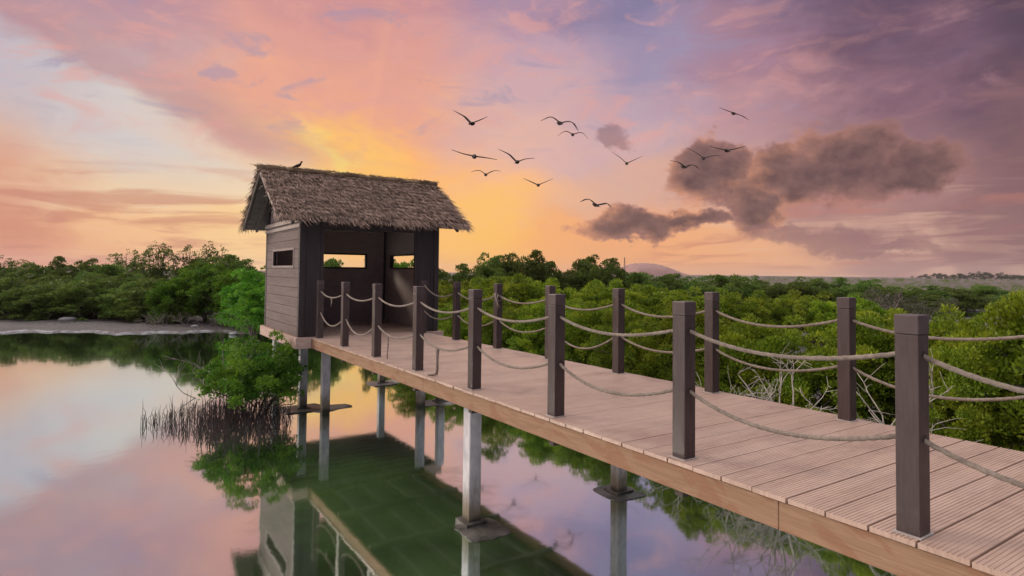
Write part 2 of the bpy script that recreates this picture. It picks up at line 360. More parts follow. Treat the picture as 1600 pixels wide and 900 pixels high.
# ---------------------------------------------------------------- mesh helpers
class MB:
    """collects shapes, then links them as one mesh object"""
    def __init__(s): s.v = []; s.f = []
    def add(s, vs, fs):
        o = len(s.v); s.v += [tuple(p) for p in vs]; s.f += [tuple(i+o for i in f) for f in fs]; return s
    def box(s, x0, x1, y0, y1, z0, z1):
        return s.add([(x0,y0,z0),(x1,y0,z0),(x1,y1,z0),(x0,y1,z0),(x0,y0,z1),(x1,y0,z1),(x1,y1,z1),(x0,y1,z1)],
                     [(0,3,2,1),(4,5,6,7),(0,1,5,4),(1,2,6,5),(2,3,7,6),(3,0,4,7)])
    def bar(s, a, b, wx, wy=None, up=(0,0,1)):
        a, b = Vector(a), Vector(b); wy = wy or wx
        d = (b-a).normalized(); u = Vector(up)
        if abs(d.dot(u)) > .95: u = Vector((1,0,0))
        sx = d.cross(u).normalized()*wx/2; sy = sx.cross(d).normalized()*wy/2
        vs = [a-sx-sy, a+sx-sy, a+sx+sy, a-sx+sy, b-sx-sy, b+sx-sy, b+sx+sy, b-sx+sy]
        return s.add(vs, [(0,3,2,1),(4,5,6,7),(0,1,5,4),(1,2,6,5),(2,3,7,6),(3,0,4,7)])
    def tube(s, pts, rad, n=8, lobes=0, twist=0., amp=0., cap=True):
        pts = [Vector(p) for p in pts]
        if not hasattr(rad, '__len__'): rad = [rad]*len(pts)
        o = len(s.v); prev = None; L = 0
        for i, p in enumerate(pts):
            d = (pts[min(i+1, len(pts)-1)]-pts[max(i-1, 0)]).normalized()
            if prev is None:
                u = Vector((0,0,1)) if abs(d.z) < .9 else Vector((1,0,0))
                a = d.cross(u).normalized()
            else:
                a = (prev-d*prev.dot(d)).normalized()
            prev = a; b = d.cross(a)
            if i: L += (p-pts[i-1]).length
            for k in range(n):
                t = 2*PI*k/n
                r = rad[i]*(1+amp*math.cos(lobes*(t-twist*L)) if lobes else 1)
                s.v.append(tuple(p+(a*math.cos(t)+b*math.sin(t))*r))
        for i in range(len(pts)-1):
            for k in range(n):
                q = (k+1) % n
                s.f.append((o+i*n+k, o+i*n+q, o+(i+1)*n+q, o+(i+1)*n+k))
        if cap:
            s.f.append(tuple(o+k for k in range(n))[::-1]); s.f.append(tuple(o+(len(pts)-1)*n+k for k in range(n)))
        return s
    def build(s, name, mat, parent=None, smooth=False, bevel=0.):
        me = bpy.data.meshes.new(name); me.from_pydata(s.v, [], s.f); me.materials.append(mat); me.update()
        if smooth: me.shade_smooth()
        ob = bpy.data.objects.new(name, me); col.objects.link(ob)
        if parent is not None: ob.parent = parent
        if bevel:
            b = ob.modifiers.new('bevel', 'BEVEL'); b.width = bevel; b.segments = 2; b.limit_method = 'ANGLE'
        return ob
def tag(o, label=None, cat=None, group=None, kind=None):
    if label: o['label'] = label
    if cat: o['category'] = cat
    if group: o['group'] = group
    if kind: o['kind'] = kind
    return o
def empty(name, loc=(0,0,0), rz=0.):
    o = bpy.data.objects.new(name, None); o.empty_display_size = .2; col.objects.link(o); o.location = loc; o.rotation_euler = (0,0,rz); return o
def children(o, lst): return [c for c in lst if c.parent == o]
def npmesh(name, V, Fq, mat):
    me = bpy.data.meshes.new(name)
    me.vertices.add(len(V)); me.vertices.foreach_set('co', np.asarray(V, np.float32).ravel())
    nf, k = Fq.shape
    me.loops.add(nf*k); me.loops.foreach_set('vertex_index', Fq.astype(np.int32).ravel())
    me.polygons.add(nf); me.polygons.foreach_set('loop_start', np.arange(0, nf*k, k, dtype=np.int32))
    me.materials.append(mat); me.update(calc_edges=True); return me

ZW = -1.53
PITCHY = 1.4794          # spacing of the railing posts
WID = 2.158              # distance between the two railings

# ---------------------------------------------------------------- ground and water
def shore_y(x):          # far bank of the lagoon
    return (27.6+ (2.2-x)*.52 if x < 4 else 26.6-(x-4)*2.2)+.5*math.sin(x*1.1+1)+.3*math.sin(x*2.7)+.25*math.sin(x*5.1+2)
def lagoon(x, y):        # >0 inside the water
    a = shore_y(x)-y
    b = 4.9+.35*math.sin(y*.8)+.2*math.sin(y*2.3)-x
    c = x+70
    d1 = min(a, b, c, y+70)
    # a pool far out on the right
    px, py = 47, 20.5
    dx, dy = x-px, y-py
    u, v_ = (dx*.95-dy*.3)/10, (dx*.3+dy*.95)/3.2
    d2 = (1-math.sqrt(u*u+v_*v_))*3
    return max(d1, d2)
def ground():
    xs = np.unique(np.concatenate([-np.geomspace(15, 3200, 26), np.arange(-15, 60, .5), np.geomspace(60, 3200, 34)]))
    ys = np.unique(np.concatenate([-np.geomspace(8, 3200, 22), np.arange(-8, 62, .5), np.geomspace(62, 3200, 34)]))
    rnd = np.random.RandomState(3); V = []
    for y in ys:
        for x in xs:
            d = lagoon(x, y)
            z = -1.53-.11*d if d < 0 else -1.53-.3*d
            z = max(-2.6, min(-1.40, z))
            if -6 < d < 3: z += rnd.uniform(-.02, .02)
            if d < -3 and -60 < x < 60: z += rnd.uniform(-.03, .05)
            V.append((x, y, z))
    nx = len(xs); Fc = []
    for j in range(len(ys)-1):
        for i in range(nx-1): Fc.append((j*nx+i, j*nx+i+1, (j+1)*nx+i+1, (j+1)*nx+i))
    me = npmesh('ground', np.array(V), np.array(Fc), M_GROUND); me.shade_smooth()
    o = bpy.data.objects.new('ground', me); col.objects.link(o); tag(o, kind='structure')
ground()
MB().add([(-75,-75,ZW),(75,-75,ZW),(75,48,ZW),(-75,48,ZW)], [(0,1,2,3)]).build('water', M_WATER)
tag(bpy.data.objects['water'], kind='structure')

# far hill, far trees, mast
def hill():
    V = []; Fc = []; NX, NY = 60, 24; rnd = np.random.RandomState(8)
    c = Vector((1103, 1062, 0)); ax = Vector((.83, -.55, 0)); ay = Vector((.55, .83, 0))
    for j in range(NY+1):
        for i in range(NX+1):
            u, v = i/NX*2-1, j/NY*2-1
            prof = max(0, (1-abs(u)**(9 if u < 0 else 2.6)))*(.62+.38*math.cos((u+.25)*1.6))
            if u < -.8: prof *= .8+.2*(u+1)/.2
            h = 29*prof*max(0, 1-v*v)**.5 + rnd.uniform(-1.0, 1.0)
            p = c+ax*u*74+ay*v*110; V.append((p.x, p.y, -1.5+max(0, h)))
    for j in range(NY):
        for i in range(NX): k = j*(NX+1)+i; Fc.append((k, k+1, k+NX+2, k+NX+1))
    me = npmesh('hill', np.array(V), np.array(Fc), M_HILL)
    o = bpy.data.objects.new('hill', me); col.objects.link(o); tag(o, kind='structure')
hill()
mm = MB()
for sx_, sy_ in ((-1,-1),(1,-1),(1,1),(-1,1)): mm.bar((418.6+sx_*.7, 438.4+sy_*.7, -1.4), (418.6+sx_*.15, 438.4+sy_*.15, 17.4), .22)
for k in range(9):
    z = k*2; r_ = .7-.55*z/18.8
    for a, b in (((-1,-1),(1,1)), ((1,-1),(-1,1))): mm.bar((418.6+a[0]*r_, 438.4+a[1]*r_, z-1.4), (418.6+b[0]*r_*.9, 438.4+b[1]*r_*.9, z+.6), .12)
tag(mm.build('radio_mast', M_MAST), 'thin lattice mast rising in front of the pink hill', 'mast')
fw = MB(); fw.box(905, 921, 216, 226, -1.4, 3.0)
fb = empty('far_building', (0,0,0)); tag(fb, 'small pale flat building at the far right horizon', 'building')
fw.build('wall', M_FARWALL, fb); MB().box(904.4, 921.6, 215.4, 226.6, 3.0, 3.5).build('roof', M_FARWALL, fb)

# ---------------------------------------------------------------- foliage builders
def leaf_cloud(rs, centres, radii, per, size):
    """many small kite leaves clustered in clumps, pointing outwards and upwards"""
    P = []; N = []
    for c, r in zip(centres, radii):
        n = max(4, int(per*(r**2)))
        d = rs.normal(size=(n, 3)); d /= np.linalg.norm(d, axis=1)[:, None]
        d[:, 2] = np.where(d[:, 2] < -.35, -d[:, 2], d[:, 2])
        rr = r*(.45+.6*rs.rand(n)**.6)[:, None]
        P.append(np.array(c)+d*rr*np.array([1, 1, .85])); N.append(d)
    P = np.concatenate(P); N = np.concatenate(N); n = len(P)
    A = N*.75+np.array([0, 0, .55])+rs.normal(size=(n, 3))*.45; A /= np.linalg.norm(A, axis=1)[:, None]
    B = np.cross(A, rs.normal(size=(n, 3))); B /= np.linalg.norm(B, axis=1)[:, None]
    C = np.cross(A, B)
    L = (size*(.7+.6*rs.rand(n)))[:, None]
    V = np.stack([P, P+A*L*.5+B*L*.23+C*L*.05, P+A*L, P+A*L*.5-B*L*.23+C*L*.05], 1).reshape(-1, 3)
    Fq = np.arange(n*4).reshape(-1, 4)
    return V, Fq
def crown_points(rs, rx, h, z0, n, rough=.25):
    """clump centres through an uneven bushy crown that reaches nearly to the ground"""
    lob = [(rs.uniform(0, 2*PI), rs.uniform(.2, .85)*rx, rs.uniform(.30, .95), rs.uniform(.38, .68)) for _ in range(10)]
    pts = []; rad = []
    while len(pts) < n:
        a, r0, hz, s = lob[rs.randint(len(lob))]
        c = np.array([math.cos(a)*r0*.8, math.sin(a)*r0*.8, z0+(h-z0)*hz*.62])
        d = rs.normal(size=3); d /= np.linalg.norm(d)
        if d[2] < -.7: continue
        p = c+d*np.array([rx*s*.72, rx*s*.72, (h-z0)*.40])*(.72+rough*rs.rand()*1.3)
        if p[2] < z0*.4 or p[2] > h: continue
        pts.append(p); rad.append(rs.uniform(.10, .22)*rx/1.3)
    return pts, rad
def trunk_mesh(rs, pts, rx, h, mat, name='trunk', r0=.05):
    mb = MB(); k = min(len(pts), 26)
    idx = rs.choice(len(pts), k, replace=False)
    hubs = []
    for j in range(5):
        a = 2*PI*j/5+rs.uniform(-.4, .4); q = Vector((math.cos(a)*rx*.28, math.sin(a)*rx*.28, h*rs.uniform(.28, .42)))
        mid = Vector((q.x*.35, q.y*.35, h*.15))
        mb.tube([(q.x*.1, q.y*.1, -.12), mid, q], [r0, r0*.75, r0*.5], 6); hubs.append(q)
    for i in idx:
        p = Vector(pts[i]); q = min(hubs, key=lambda t: (t-p).length)
        m_ = (p+q)/2+Vector(rs.normal(size=3)*.06*rx)
        mb.tube([q, m_, p], [r0*.45, r0*.28, r0*.1], 5)
    me = bpy.data.meshes.new(name); me.from_pydata(mb.v, [], mb.f); me.materials.append(mat); me.shade_smooth(); return me
def crown_mesh(seed, rx, h, nclump, per, size, mat, z0=.15, rough=.25):
    rs = np.random.RandomState(seed)
    pts, rad = crown_points(rs, rx, h, z0, nclump, rough)
    V, Fq = leaf_cloud(rs, pts, rad, per, size)
    return npmesh('crown', V, Fq, mat), trunk_mesh(rs, pts, rx, h, M_BARK)
def spindly_mesh(seed, rx, h, per, size, mat):
    rs = np.random.RandomState(seed); mb = MB(); pts = []; rad = []
    low, lr = crown_points(rs, rx, h*.78, .15, 150)
    for j in range(9):
        a = rs.uniform(0, 2*PI); r_ = rs.uniform(.1, .75)*rx
        top = Vector((math.cos(a)*r_, math.sin(a)*r_, h*rs.uniform(.82, 1.0)))
        base = Vector((top.x*.3, top.y*.3, 0)); mid = base.lerp(top, .55)+Vector(rs.normal(size=3)*.08)
        mb.tube([base, mid, top], [.05, .03, .01], 5)
        for q in range(12):
            t_ = rs.uniform(.56, 1.0); p = mid.lerp(top, (t_-.55)/.45)
            e = p+Vector((rs.normal()*.28, rs.normal()*.28, abs(rs.normal())*.22))
            mb.tube([p, e], [.012, .005], 4); pts.append(np.array(e)); rad.append(rs.uniform(.07, .15))
    V, Fq = leaf_cloud(rs, pts+low, rad+[q*1.1 for q in lr], per, size)
    me = bpy.data.meshes.new('trunk'); me.from_pydata(mb.v, [], mb.f); me.materials.append(M_BARK)
    return npmesh('crown', V, Fq, mat), me

NEAR = [crown_mesh(10+i, 1.3, 2.3, 300, 6200, .060, M_LEAF) for i in range(3)]
MID = [crown_mesh(20+i, 1.6, 2.6, 210, 2500, .095, M_LEAF) for i in range(3)]
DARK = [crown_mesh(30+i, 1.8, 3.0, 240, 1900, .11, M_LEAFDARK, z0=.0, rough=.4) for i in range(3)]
VIV = [crown_mesh(40+i, 1.5, 3.0, 230, 2600, .10, M_LEAFVIVID) for i in range(3)]
GREY = [crown_mesh(50+i, 1.3, 2.1, 60, 1200, .10, M_LEAFGREY) for i in range(2)]
SPIN = [spindly_mesh(60+i, 1.8, 4.0, 1100, .12, M_LEAFDARK) for i in range(2)]
CNT = {}
def plant(kind, pair, rx0, h0, x, y, h, wdt, label, cat='mangrove', group=None, z=-1.45):
    CNT[kind] = CNT.get(kind, 0)+1
    r_ = random.Random(int(x*100)+int(y*37)+CNT[kind])
    t = empty(kind, (x, y, z), r_.uniform(0, 6.28)); tag(t, label, cat, group)
    s = wdt/(2*rx0); t.scale = (s, s, h/h0)
    for me, n in ((pair[1], 'trunk'), (pair[0], 'crown')):
        o = bpy.data.objects.new(n, me); col.objects.link(o); o.parent = t
    return t
ORD = ['leftmost', 'second from the left', 'third from the left', 'fourth from the left', 'fifth from the left', 'sixth from the left', 'seventh from the left',
       'eighth from the left', 'ninth from the left', 'tenth from the left', 'eleventh from the left', 'twelfth from the left', 'thirteenth from the left',
       'fourteenth from the left', 'fifteenth from the left', 'sixteenth from the left', 'seventeenth from the left', 'eighteenth from the left']

#TREES
LEFT_BACK = [(-14.41,53.66,2.89,3.60,1), (-12.62,56.07,3.03,3.40,0), (-9.90,50.68,3.12,3.60,2), (-9.60,58.87,3.50,3.20,3), (-6.94,51.12,3.09,3.60,1), (-5.58,52.62,3.40,3.40,0), (-3.65,47.75,3.25,3.60,2), (-1.88,52.57,4.25,3.60,3), (-0.23,49.08,4.34,3.80,3), (2.03,51.18,4.67,4.20,3), (2.87,45.84,4.12,3.40,3), (2.96,42.19,3.54,3.60,0), (3.98,40.31,3.49,3.60,1), (5.28,38.26,3.29,3.60,2)]
LEFT_FRONT = [(-12.30,48.68,2.13,3.40,2), (-10.89,48.94,2.29,3.40,0), (-8.91,47.63,2.40,3.60,1), (-7.22,44.12,2.28,3.20,2), (-5.94,45.67,2.51,3.60,0), (-4.27,43.37,2.39,3.40,1), (-2.81,43.60,2.56,3.40,2), (-1.59,40.40,2.36,3.20,0), (-0.52,38.50,2.60,3.00,1)]
BRIGHT = [(-0.23,33.51,2.82,2.90,1), (0.91,33.36,3.16,3.10,0), (1.83,30.96,3.03,3.00,2), (2.37,28.20,2.85,3.00,1), (1.50,24.58,2.12,2.00,0), (3.94,30.76,2.81,3.20,2)]
BEHIND_HUT = [(5.56,32.08,3.51,3.20,0), (7.32,33.32,3.65,3.20,2), (8.88,33.48,2.83,3.20,1), (9.38,30.76,3.51,3.00,0), (10.00,29.15,3.54,3.40,2), (11.50,29.36,3.19,3.40,1)]
RIGHT_BACK = [(13.41,30.49,3.08,3.40,0), (15.17,30.53,3.41,3.40,2), (16.99,30.52,3.88,3.80,1), (18.31,29.65,3.94,3.80,0), (20.41,29.46,3.74,3.60,2), (22.23,29.45,3.91,3.60,1), (23.62,28.54,3.59,3.60,0), (25.72,28.35,3.08,3.60,2), (27.89,28.11,2.76,3.60,1), (30.13,27.83,2.64,3.80,0), (29.42,24.71,2.96,3.60,2), (32.27,25.22,2.68,3.40,1), (37.47,26.58,2.27,4.00,0), (39.47,25.26,2.49,4.00,2), (41.46,23.94,2.61,4.00,1), (43.06,22.88,2.53,3.80,0), (42.38,20.94,2.19,3.40,2)]
RIGHT_MID = [(8.62,21.68,2.55,3.00,1), (9.13,20.14,2.67,3.00,0), (9.78,18.52,2.79,3.20,2), (11.03,17.69,2.71,3.00,1), (12.28,16.87,2.62,3.00,0), (12.92,15.24,2.55,3.20,2), (14.78,15.21,2.36,3.00,1), (16.03,14.39,2.32,3.00,0), (17.28,13.56,2.24,3.00,2), (19.44,13.33,2.08,3.00,1), (21.60,13.10,2.18,3.20,0), (20.82,11.22,2.08,2.80,2)]
RIGHT_FRONT = [(5.34,16.99,1.87,2.60,0), (5.84,14.98,2.0,2.70,1), (6.22,12.98,2.23,2.80,2), (6.31,11.13,2.11,2.60,0), (6.64,9.57,2.30,2.70,1), (6.29,7.88,2.11,2.50,2), (6.51,6.72,2.20,2.60,0), (6.64,5.47,2.17,2.60,1), (6.91,4.38,2.28,2.70,2), (7.48,3.32,2.22,2.60,0), (8.88,3.93,2.15,2.50,1)]
NEAR_RIGHT = [(6.23,2.06,1.9,1.9,0), (6.78,1.53,2.55,2.7,1), (7.04,.65,2.75,3.0,2), (11.04,3.91,2.19,2.60,1), (7.08,-.65,2.63,3.00,0)]
for i, (x, y, h, wd, v) in enumerate(LEFT_BACK):
    if v == 3: plant('mangrove_tree', SPIN[i % 2], 1.8, 4.0, x, y, h, wd, 'spindly mangrove above the left thicket, '+ORD[[3,7,8,9,10].index(i)]+' of them', 'tree', 'spindly trees above the left thicket')
    else: plant('mangrove_tree', DARK[v], 1.8, 3.0, x, y, h, wd*1.3, 'dark green mangrove in rear row across the lagoon, '+ORD[[k for k, q in enumerate(LEFT_BACK) if q[4] != 3].index(i)]+' of that row', 'tree', 'rear row of dark mangroves across the lagoon')
for i, (x, y, h, wd, v) in enumerate(LEFT_FRONT):
    x, y, h = -3.4+(x+3.4)*.9, -1.5+(y+1.5)*.9, h*.93
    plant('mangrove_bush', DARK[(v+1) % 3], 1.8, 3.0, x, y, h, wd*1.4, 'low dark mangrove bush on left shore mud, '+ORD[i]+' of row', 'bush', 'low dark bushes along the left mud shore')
for i, (x, y, h, wd, v) in enumerate(BRIGHT):
    plant('mangrove_bush', VIV[v], 1.5, 3.0, x, y, h, wd*1.2, 'vivid green mangrove bush left of the hut, '+ORD[i]+' of them', 'bush', 'vivid green bushes beside the hut')
for i, (x, y, h, wd, v) in enumerate(BEHIND_HUT):
    plant('mangrove_tree', DARK[v] if i % 2 else VIV[v], 1.8 if i % 2 else 1.5, 3.0, x, y, h, wd, 'mangrove seen behind and through the hut, '+ORD[i]+' of them', 'tree', 'mangroves behind the hut')
for i, (x, y, h, wd, v) in enumerate(RIGHT_BACK):
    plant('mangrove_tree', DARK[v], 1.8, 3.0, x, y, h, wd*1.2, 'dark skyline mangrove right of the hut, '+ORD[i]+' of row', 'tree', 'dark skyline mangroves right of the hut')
for i, (x, y, h, wd, v) in enumerate(RIGHT_MID):
    plant('mangrove_bush', MID[v], 1.6, 2.6, x, y, h, wd*1.1, 'mid green mangrove in middle row beyond boardwalk, '+ORD[i]+' of row', 'bush', 'middle row mangroves beyond the boardwalk')
for i, (x, y, h, wd, v) in enumerate(RIGHT_FRONT):
    plant('mangrove_bush', NEAR[v], 1.3, 2.3, x, y, h, wd, 'yellow green bush just behind boardwalk, '+ORD[i]+' of front row', 'bush', 'front row bushes behind the boardwalk')
for i, (x, y, h, wd, v) in enumerate(NEAR_RIGHT):
    plant('mangrove_bush', NEAR[v], 1.3, 2.3, x, y, h, wd, 'large leafy bush at right edge behind nearest posts, '+ORD[i]+' of these', 'bush', 'large bushes at the right edge')
for i, (x, y, h, wd, v) in enumerate([(49.2,20.9,2.0,5.2,0), (55.5,20.3,1.9,5.4,1), (60.5,18.2,1.8,5.4,2), (66.0,17.0,1.9,5.6,0), (45.0,18.0,1.5,4.0,1), (70.0,24.0,2.1,6.0,2)]):
    plant('mangrove_bush', DARK[v], 1.8, 3.0, x, y, h, wd, 'low dark mangrove on far right flats, '+ORD[i]+' of them', 'bush', 'low dark mangroves on the far right flats')
for i, (x, y, h, wd, v) in enumerate([(32.55,15.45,2.19,2.60,0), (31.55,13.72,2.10,2.60,1), (30.14,12.25,1.90,2.40,0)]):
    plant('grey_bush', GREY[v], 1.3, 2.1, x, y, h, wd, 'thin grey half dead bush on far right flats, '+ORD[i]+' of three', 'bush', 'thin grey bushes on the far flats')

# distant line of trees on the horizon at the right
def far_wood():
    rs = np.random.RandomState(5); pts = []; rad = []
    for k in range(420):
        t = rs.rand(); x = 770+t*230; y = 325-t*160+rs.normal()*6
        hh = 3.0+2.2*math.sin(t*9)+1.2*math.sin(t*31)+(2.2 if .25 < t < .6 else 0)
        pts.append((x, y, -1+rs.rand()*max(1, hh))); rad.append(rs.uniform(1.2, 2.4))
    V, Fq = leaf_cloud(rs, pts, rad, 14, 1.1)
    o = bpy.data.objects.new('far_wood', npmesh('far_wood', V, Fq, M_FARTREE)); col.objects.link(o)
    tag(o, 'thin dark belt of distant trees on the right horizon', 'wood', kind='stuff')
far_wood()
# low scrub on the plain between the near trees and the horizon
def scrub():
    rs = np.random.RandomState(6); pts = []; rad = []
    for k in range(900):
        d = 55*math.exp(rs.rand()*2.6); a = R(rs.uniform(28, 84)) if d > 90 else R(rs.uniform(28, 70))
        x, y = -3.4+math.sin(a)*d, -1.5+math.cos(a)*d
        if lagoon(x, y) > -.8: continue
        pts.append((x, y, -1.3+.2*rs.rand())); rad.append(rs.uniform(.35, .9)*(1+d/400))
    V, Fq = leaf_cloud(rs, pts, rad, 90, .22)
    o = bpy.data.objects.new('scrub', npmesh('scrub', V, Fq, M_LEAFDARK)); col.objects.link(o)
    tag(o, 'low dark scrub scattered over the sandy flats', 'scrub', kind='stuff')
scrub()

# ---------------------------------------------------------------- bush in the water, roots, dead wood
def branchy(seed, mb, p, d, L, r_, lev, spread=.6, n=3, tips=None):
    rnd = random.Random(seed)
    q = p; pts = [p]; dd = Vector(d).normalized()
    for k in range(4):
        dd = (dd+Vector((rnd.gauss(0,.16), rnd.gauss(0,.16), rnd.gauss(0,.12)))).normalized(); q = q+dd*L/4; pts.append(q)
    mb.tube(pts, [r_*(1-.14*k) for k in range(5)], 6 if lev > 1 else 4)
    if tips is not None and lev <= 1: tips += [pts[-1], pts[2]]
    if lev > 0:
        for k in range(n+(1 if rnd.random() < .4 else 0)):
            i = rnd.choice([2, 3, 4]); e = Vector((rnd.gauss(0,1), rnd.gauss(0,1), rnd.gauss(.15,.8))).normalized()
            branchy(rnd.random(), mb, pts[i], dd+e*spread*1.5, L*rnd.uniform(.5, .8), r_*.55, lev-1, spread, n, tips)
def water_bush():
    t = empty('mangrove_bush', (-1.05, 10.95, -1.62)); tag(t, 'lone dark leaved mangrove bush standing in the water beside the hut piles', 'bush')
    mb = MB(); tips = []
    rnd = random.Random(4)
    for k in range(8):
        a = k/8*2*PI+rnd.uniform(-.3,.3)
        branchy(k+100, mb, Vector((math.cos(a)*.08, math.sin(a)*.08, 0)), (math.cos(a)*.75, math.sin(a)*.75, 1.0), .66, .026, 2, .6, 3, tips)
    # a low limb reaching out to the left
    branchy(77, mb, Vector((-.1,.05,.35)), (-1, .65, .55), .8, .02, 2, .4, 3, tips)
    mb.build('trunk', M_BARK, t, True)
    rs = np.random.RandomState(9); pts = []; rad = []
    for q in tips:
        q = Vector(q)
        if q.z > .45 and math.hypot(q.x, q.y) < 1.0 and q.z < 1.12: pts.append(np.array(q)); rad.append(rs.uniform(.06, .12))
    for k in range(120):
        d = rs.normal(size=3); d /= np.linalg.norm(d)
        if d[2] < -.55: continue
        a = 1+.22*math.sin(3*math.atan2(d[1], d[0])+1)+.16*math.sin(7*d[2]+2)
        pts.append(np.array([.06+d[0]*.78*a, d[1]*.75*a, .88+d[2]*.58*a])*(.8+.2*rs.rand())+np.array([0,0,.10])); rad.append(rs.uniform(.07, .14))
    V, Fq = leaf_cloud(rs, pts, rad, 7000, .055)
    o = bpy.data.objects.new('crown', npmesh('crown', V, Fq, M_LEAFLONE)); col.objects.link(o); o.parent = t
water_bush()
def roots():
    rnd = random.Random(12); mb = MB()
    for k in range(1500):
        r_ = rnd.random()**.75; a = rnd.uniform(0, 2*PI)
        x = -1.4+math.cos(a)*r_*(1.25+.35*math.sin(3*a)); y = 10.95+math.sin(a)*r_*1.7
        if x > -.35: continue
        h = (.04+.34*rnd.random()**1.5)*(1.2-.5*r_)*(1.7 if rnd.random() < .08 else 1)
        j = Vector((rnd.gauss(0,.05), rnd.gauss(0,.05), 0))
        b = Vector((x, y, ZW-.1)); mb.tube([b, b+Vector((0,0,.1+h*.6))+j*.4, b+Vector((0,0,.1+h))+j], [.0048, .004, .0015], 4, cap=False)
    tag(mb.build('breathing_roots', M_ROOT), 'dense dark breathing roots spiking out of the water under the lone bush', 'roots', kind='stuff')
roots()
def dead(name, seeds, loc, L, r_, label, cat, mat, lev=3, spread=.75, dirs=None, group=None, n=3):
    mb = MB()
    for s in range(seeds[1]):
        rnd = random.Random(seeds[0]+s)
        d = dirs[s] if dirs else (rnd.gauss(0,.7), rnd.gauss(0,.7), rnd.uniform(.4, 1))
        branchy(seeds[0]*31+s, mb, Vector((rnd.uniform(-.15,.15), rnd.uniform(-.15,.15), 0)), d, L, r_, lev, spread, n)
    o = mb.build(name, mat, None, True); o.location = loc; tag(o, label, cat, group); return o
dead('dead_bush', (11, 5), (4.5, 3.45, -1.35), .85, .026, 'bare bleached dead bush behind the right rail, right of the third far post', 'dead bush', M_DEAD)
dead('dead_bush', (23, 5), (4.5, 2.75, -1.35), .85, .026, 'bare bleached dead bush seen beside the largest front post', 'dead bush', M_DEAD)
dead('dead_bush', (37, 4), (4.5, 4.3, -1.35), .65, .020, 'low pale dead bush spreading behind the deck edge', 'dead bush', M_DEAD)
dead('dead_bush', (41, 7), (31.0, 14.4, -1.4), 1.1, .05, 'bare grey dead bush among the thin bushes on the far flats', 'dead bush', M_DEADDARK)
dead('dead_bush', (47, 7), (33.5, 16.0, -1.4), 1.1, .05, 'bare grey dead bush left of the thin far bushes', 'dead bush', M_DEADDARK)
dead('dead_branch', (51, 3), (-1.55, 13.6, ZW-.05), .8, .014, 'pale leafless branch poking from the water left of the lone bush', 'branch', M_DEAD, 2, .4, [(-.9,.3,.7), (-.5,.2,.9), (-1,.5,.35)], n=2)
dead('dead_branch', (57, 4), (-.9, 14.6, ZW-.05), 1.0, .014, 'tangle of thin grey twigs standing in the water behind the lone bush', 'branch', M_DEADDARK, 2, .35, [(.1,.1,1), (-.2,0,1), (.4,.1,.9), (-.6,.1,.7)])
for i in range(9):
    rnd = random.Random(i+300)
    x = -1.5+i*.55+rnd.uniform(-.2,.2); y = shore_y(x)+rnd.uniform(.2, 3.5)
    dead('dead_bush', (60+i, 4), (x, y, -1.5), .55, .016, 'bare grey twiggy bush on the mud near the vivid bushes', 'dead bush', M_DEADDARK, 2, .6, group='bare twiggy bushes on the far mud')

def rock(name, loc, sx, sy, sz, mat, seed, label, cat, parent=None, group=None):
    rs = random.Random(seed); mb = MB(); NU, NV = 12, 6; V = []; Fc = []
    ph = [rs.uniform(0, 6.28) for _ in range(4)]
    for j in range(NV+1):
        for i in range(NU):
            a = 2*PI*i/NU; b = PI*j/NV-PI/2; k = 1+.16*math.sin(3*a+ph[0]+b)+.1*math.sin(5*a+ph[1])+rs.uniform(-.05,.05)
            V.append((sx*k*math.cos(a)*math.cos(b), sy*k*math.sin(a)*math.cos(b), sz*math.sin(b)))
    for j in range(NV):
        for i in range(NU): Fc.append((j*NU+i, j*NU+(i+1) % NU, (j+1)*NU+(i+1) % NU, (j+1)*NU+i))
    mb.add(V, Fc); o = mb.build(name, mat, parent, True); o.location = loc
    if label: tag(o, label, cat, group)
    return o
rock('stone', (-5.0, 37.2, -1.33), .4, .22, .13, M_WHITE, 1, 'white stone lying on the mud of the left shore', 'stone')
rock('stone', (.16, 31.0, -1.42), .2, .14, .10, M_WHITE, 2, 'pale stone on the mud below the vivid green bushes', 'stone')
rock('stone', (1.2, 27.4, -1.47), .16, .12, .06, M_WHITE, 3, 'pale flat stone at the water edge near the hut', 'stone')

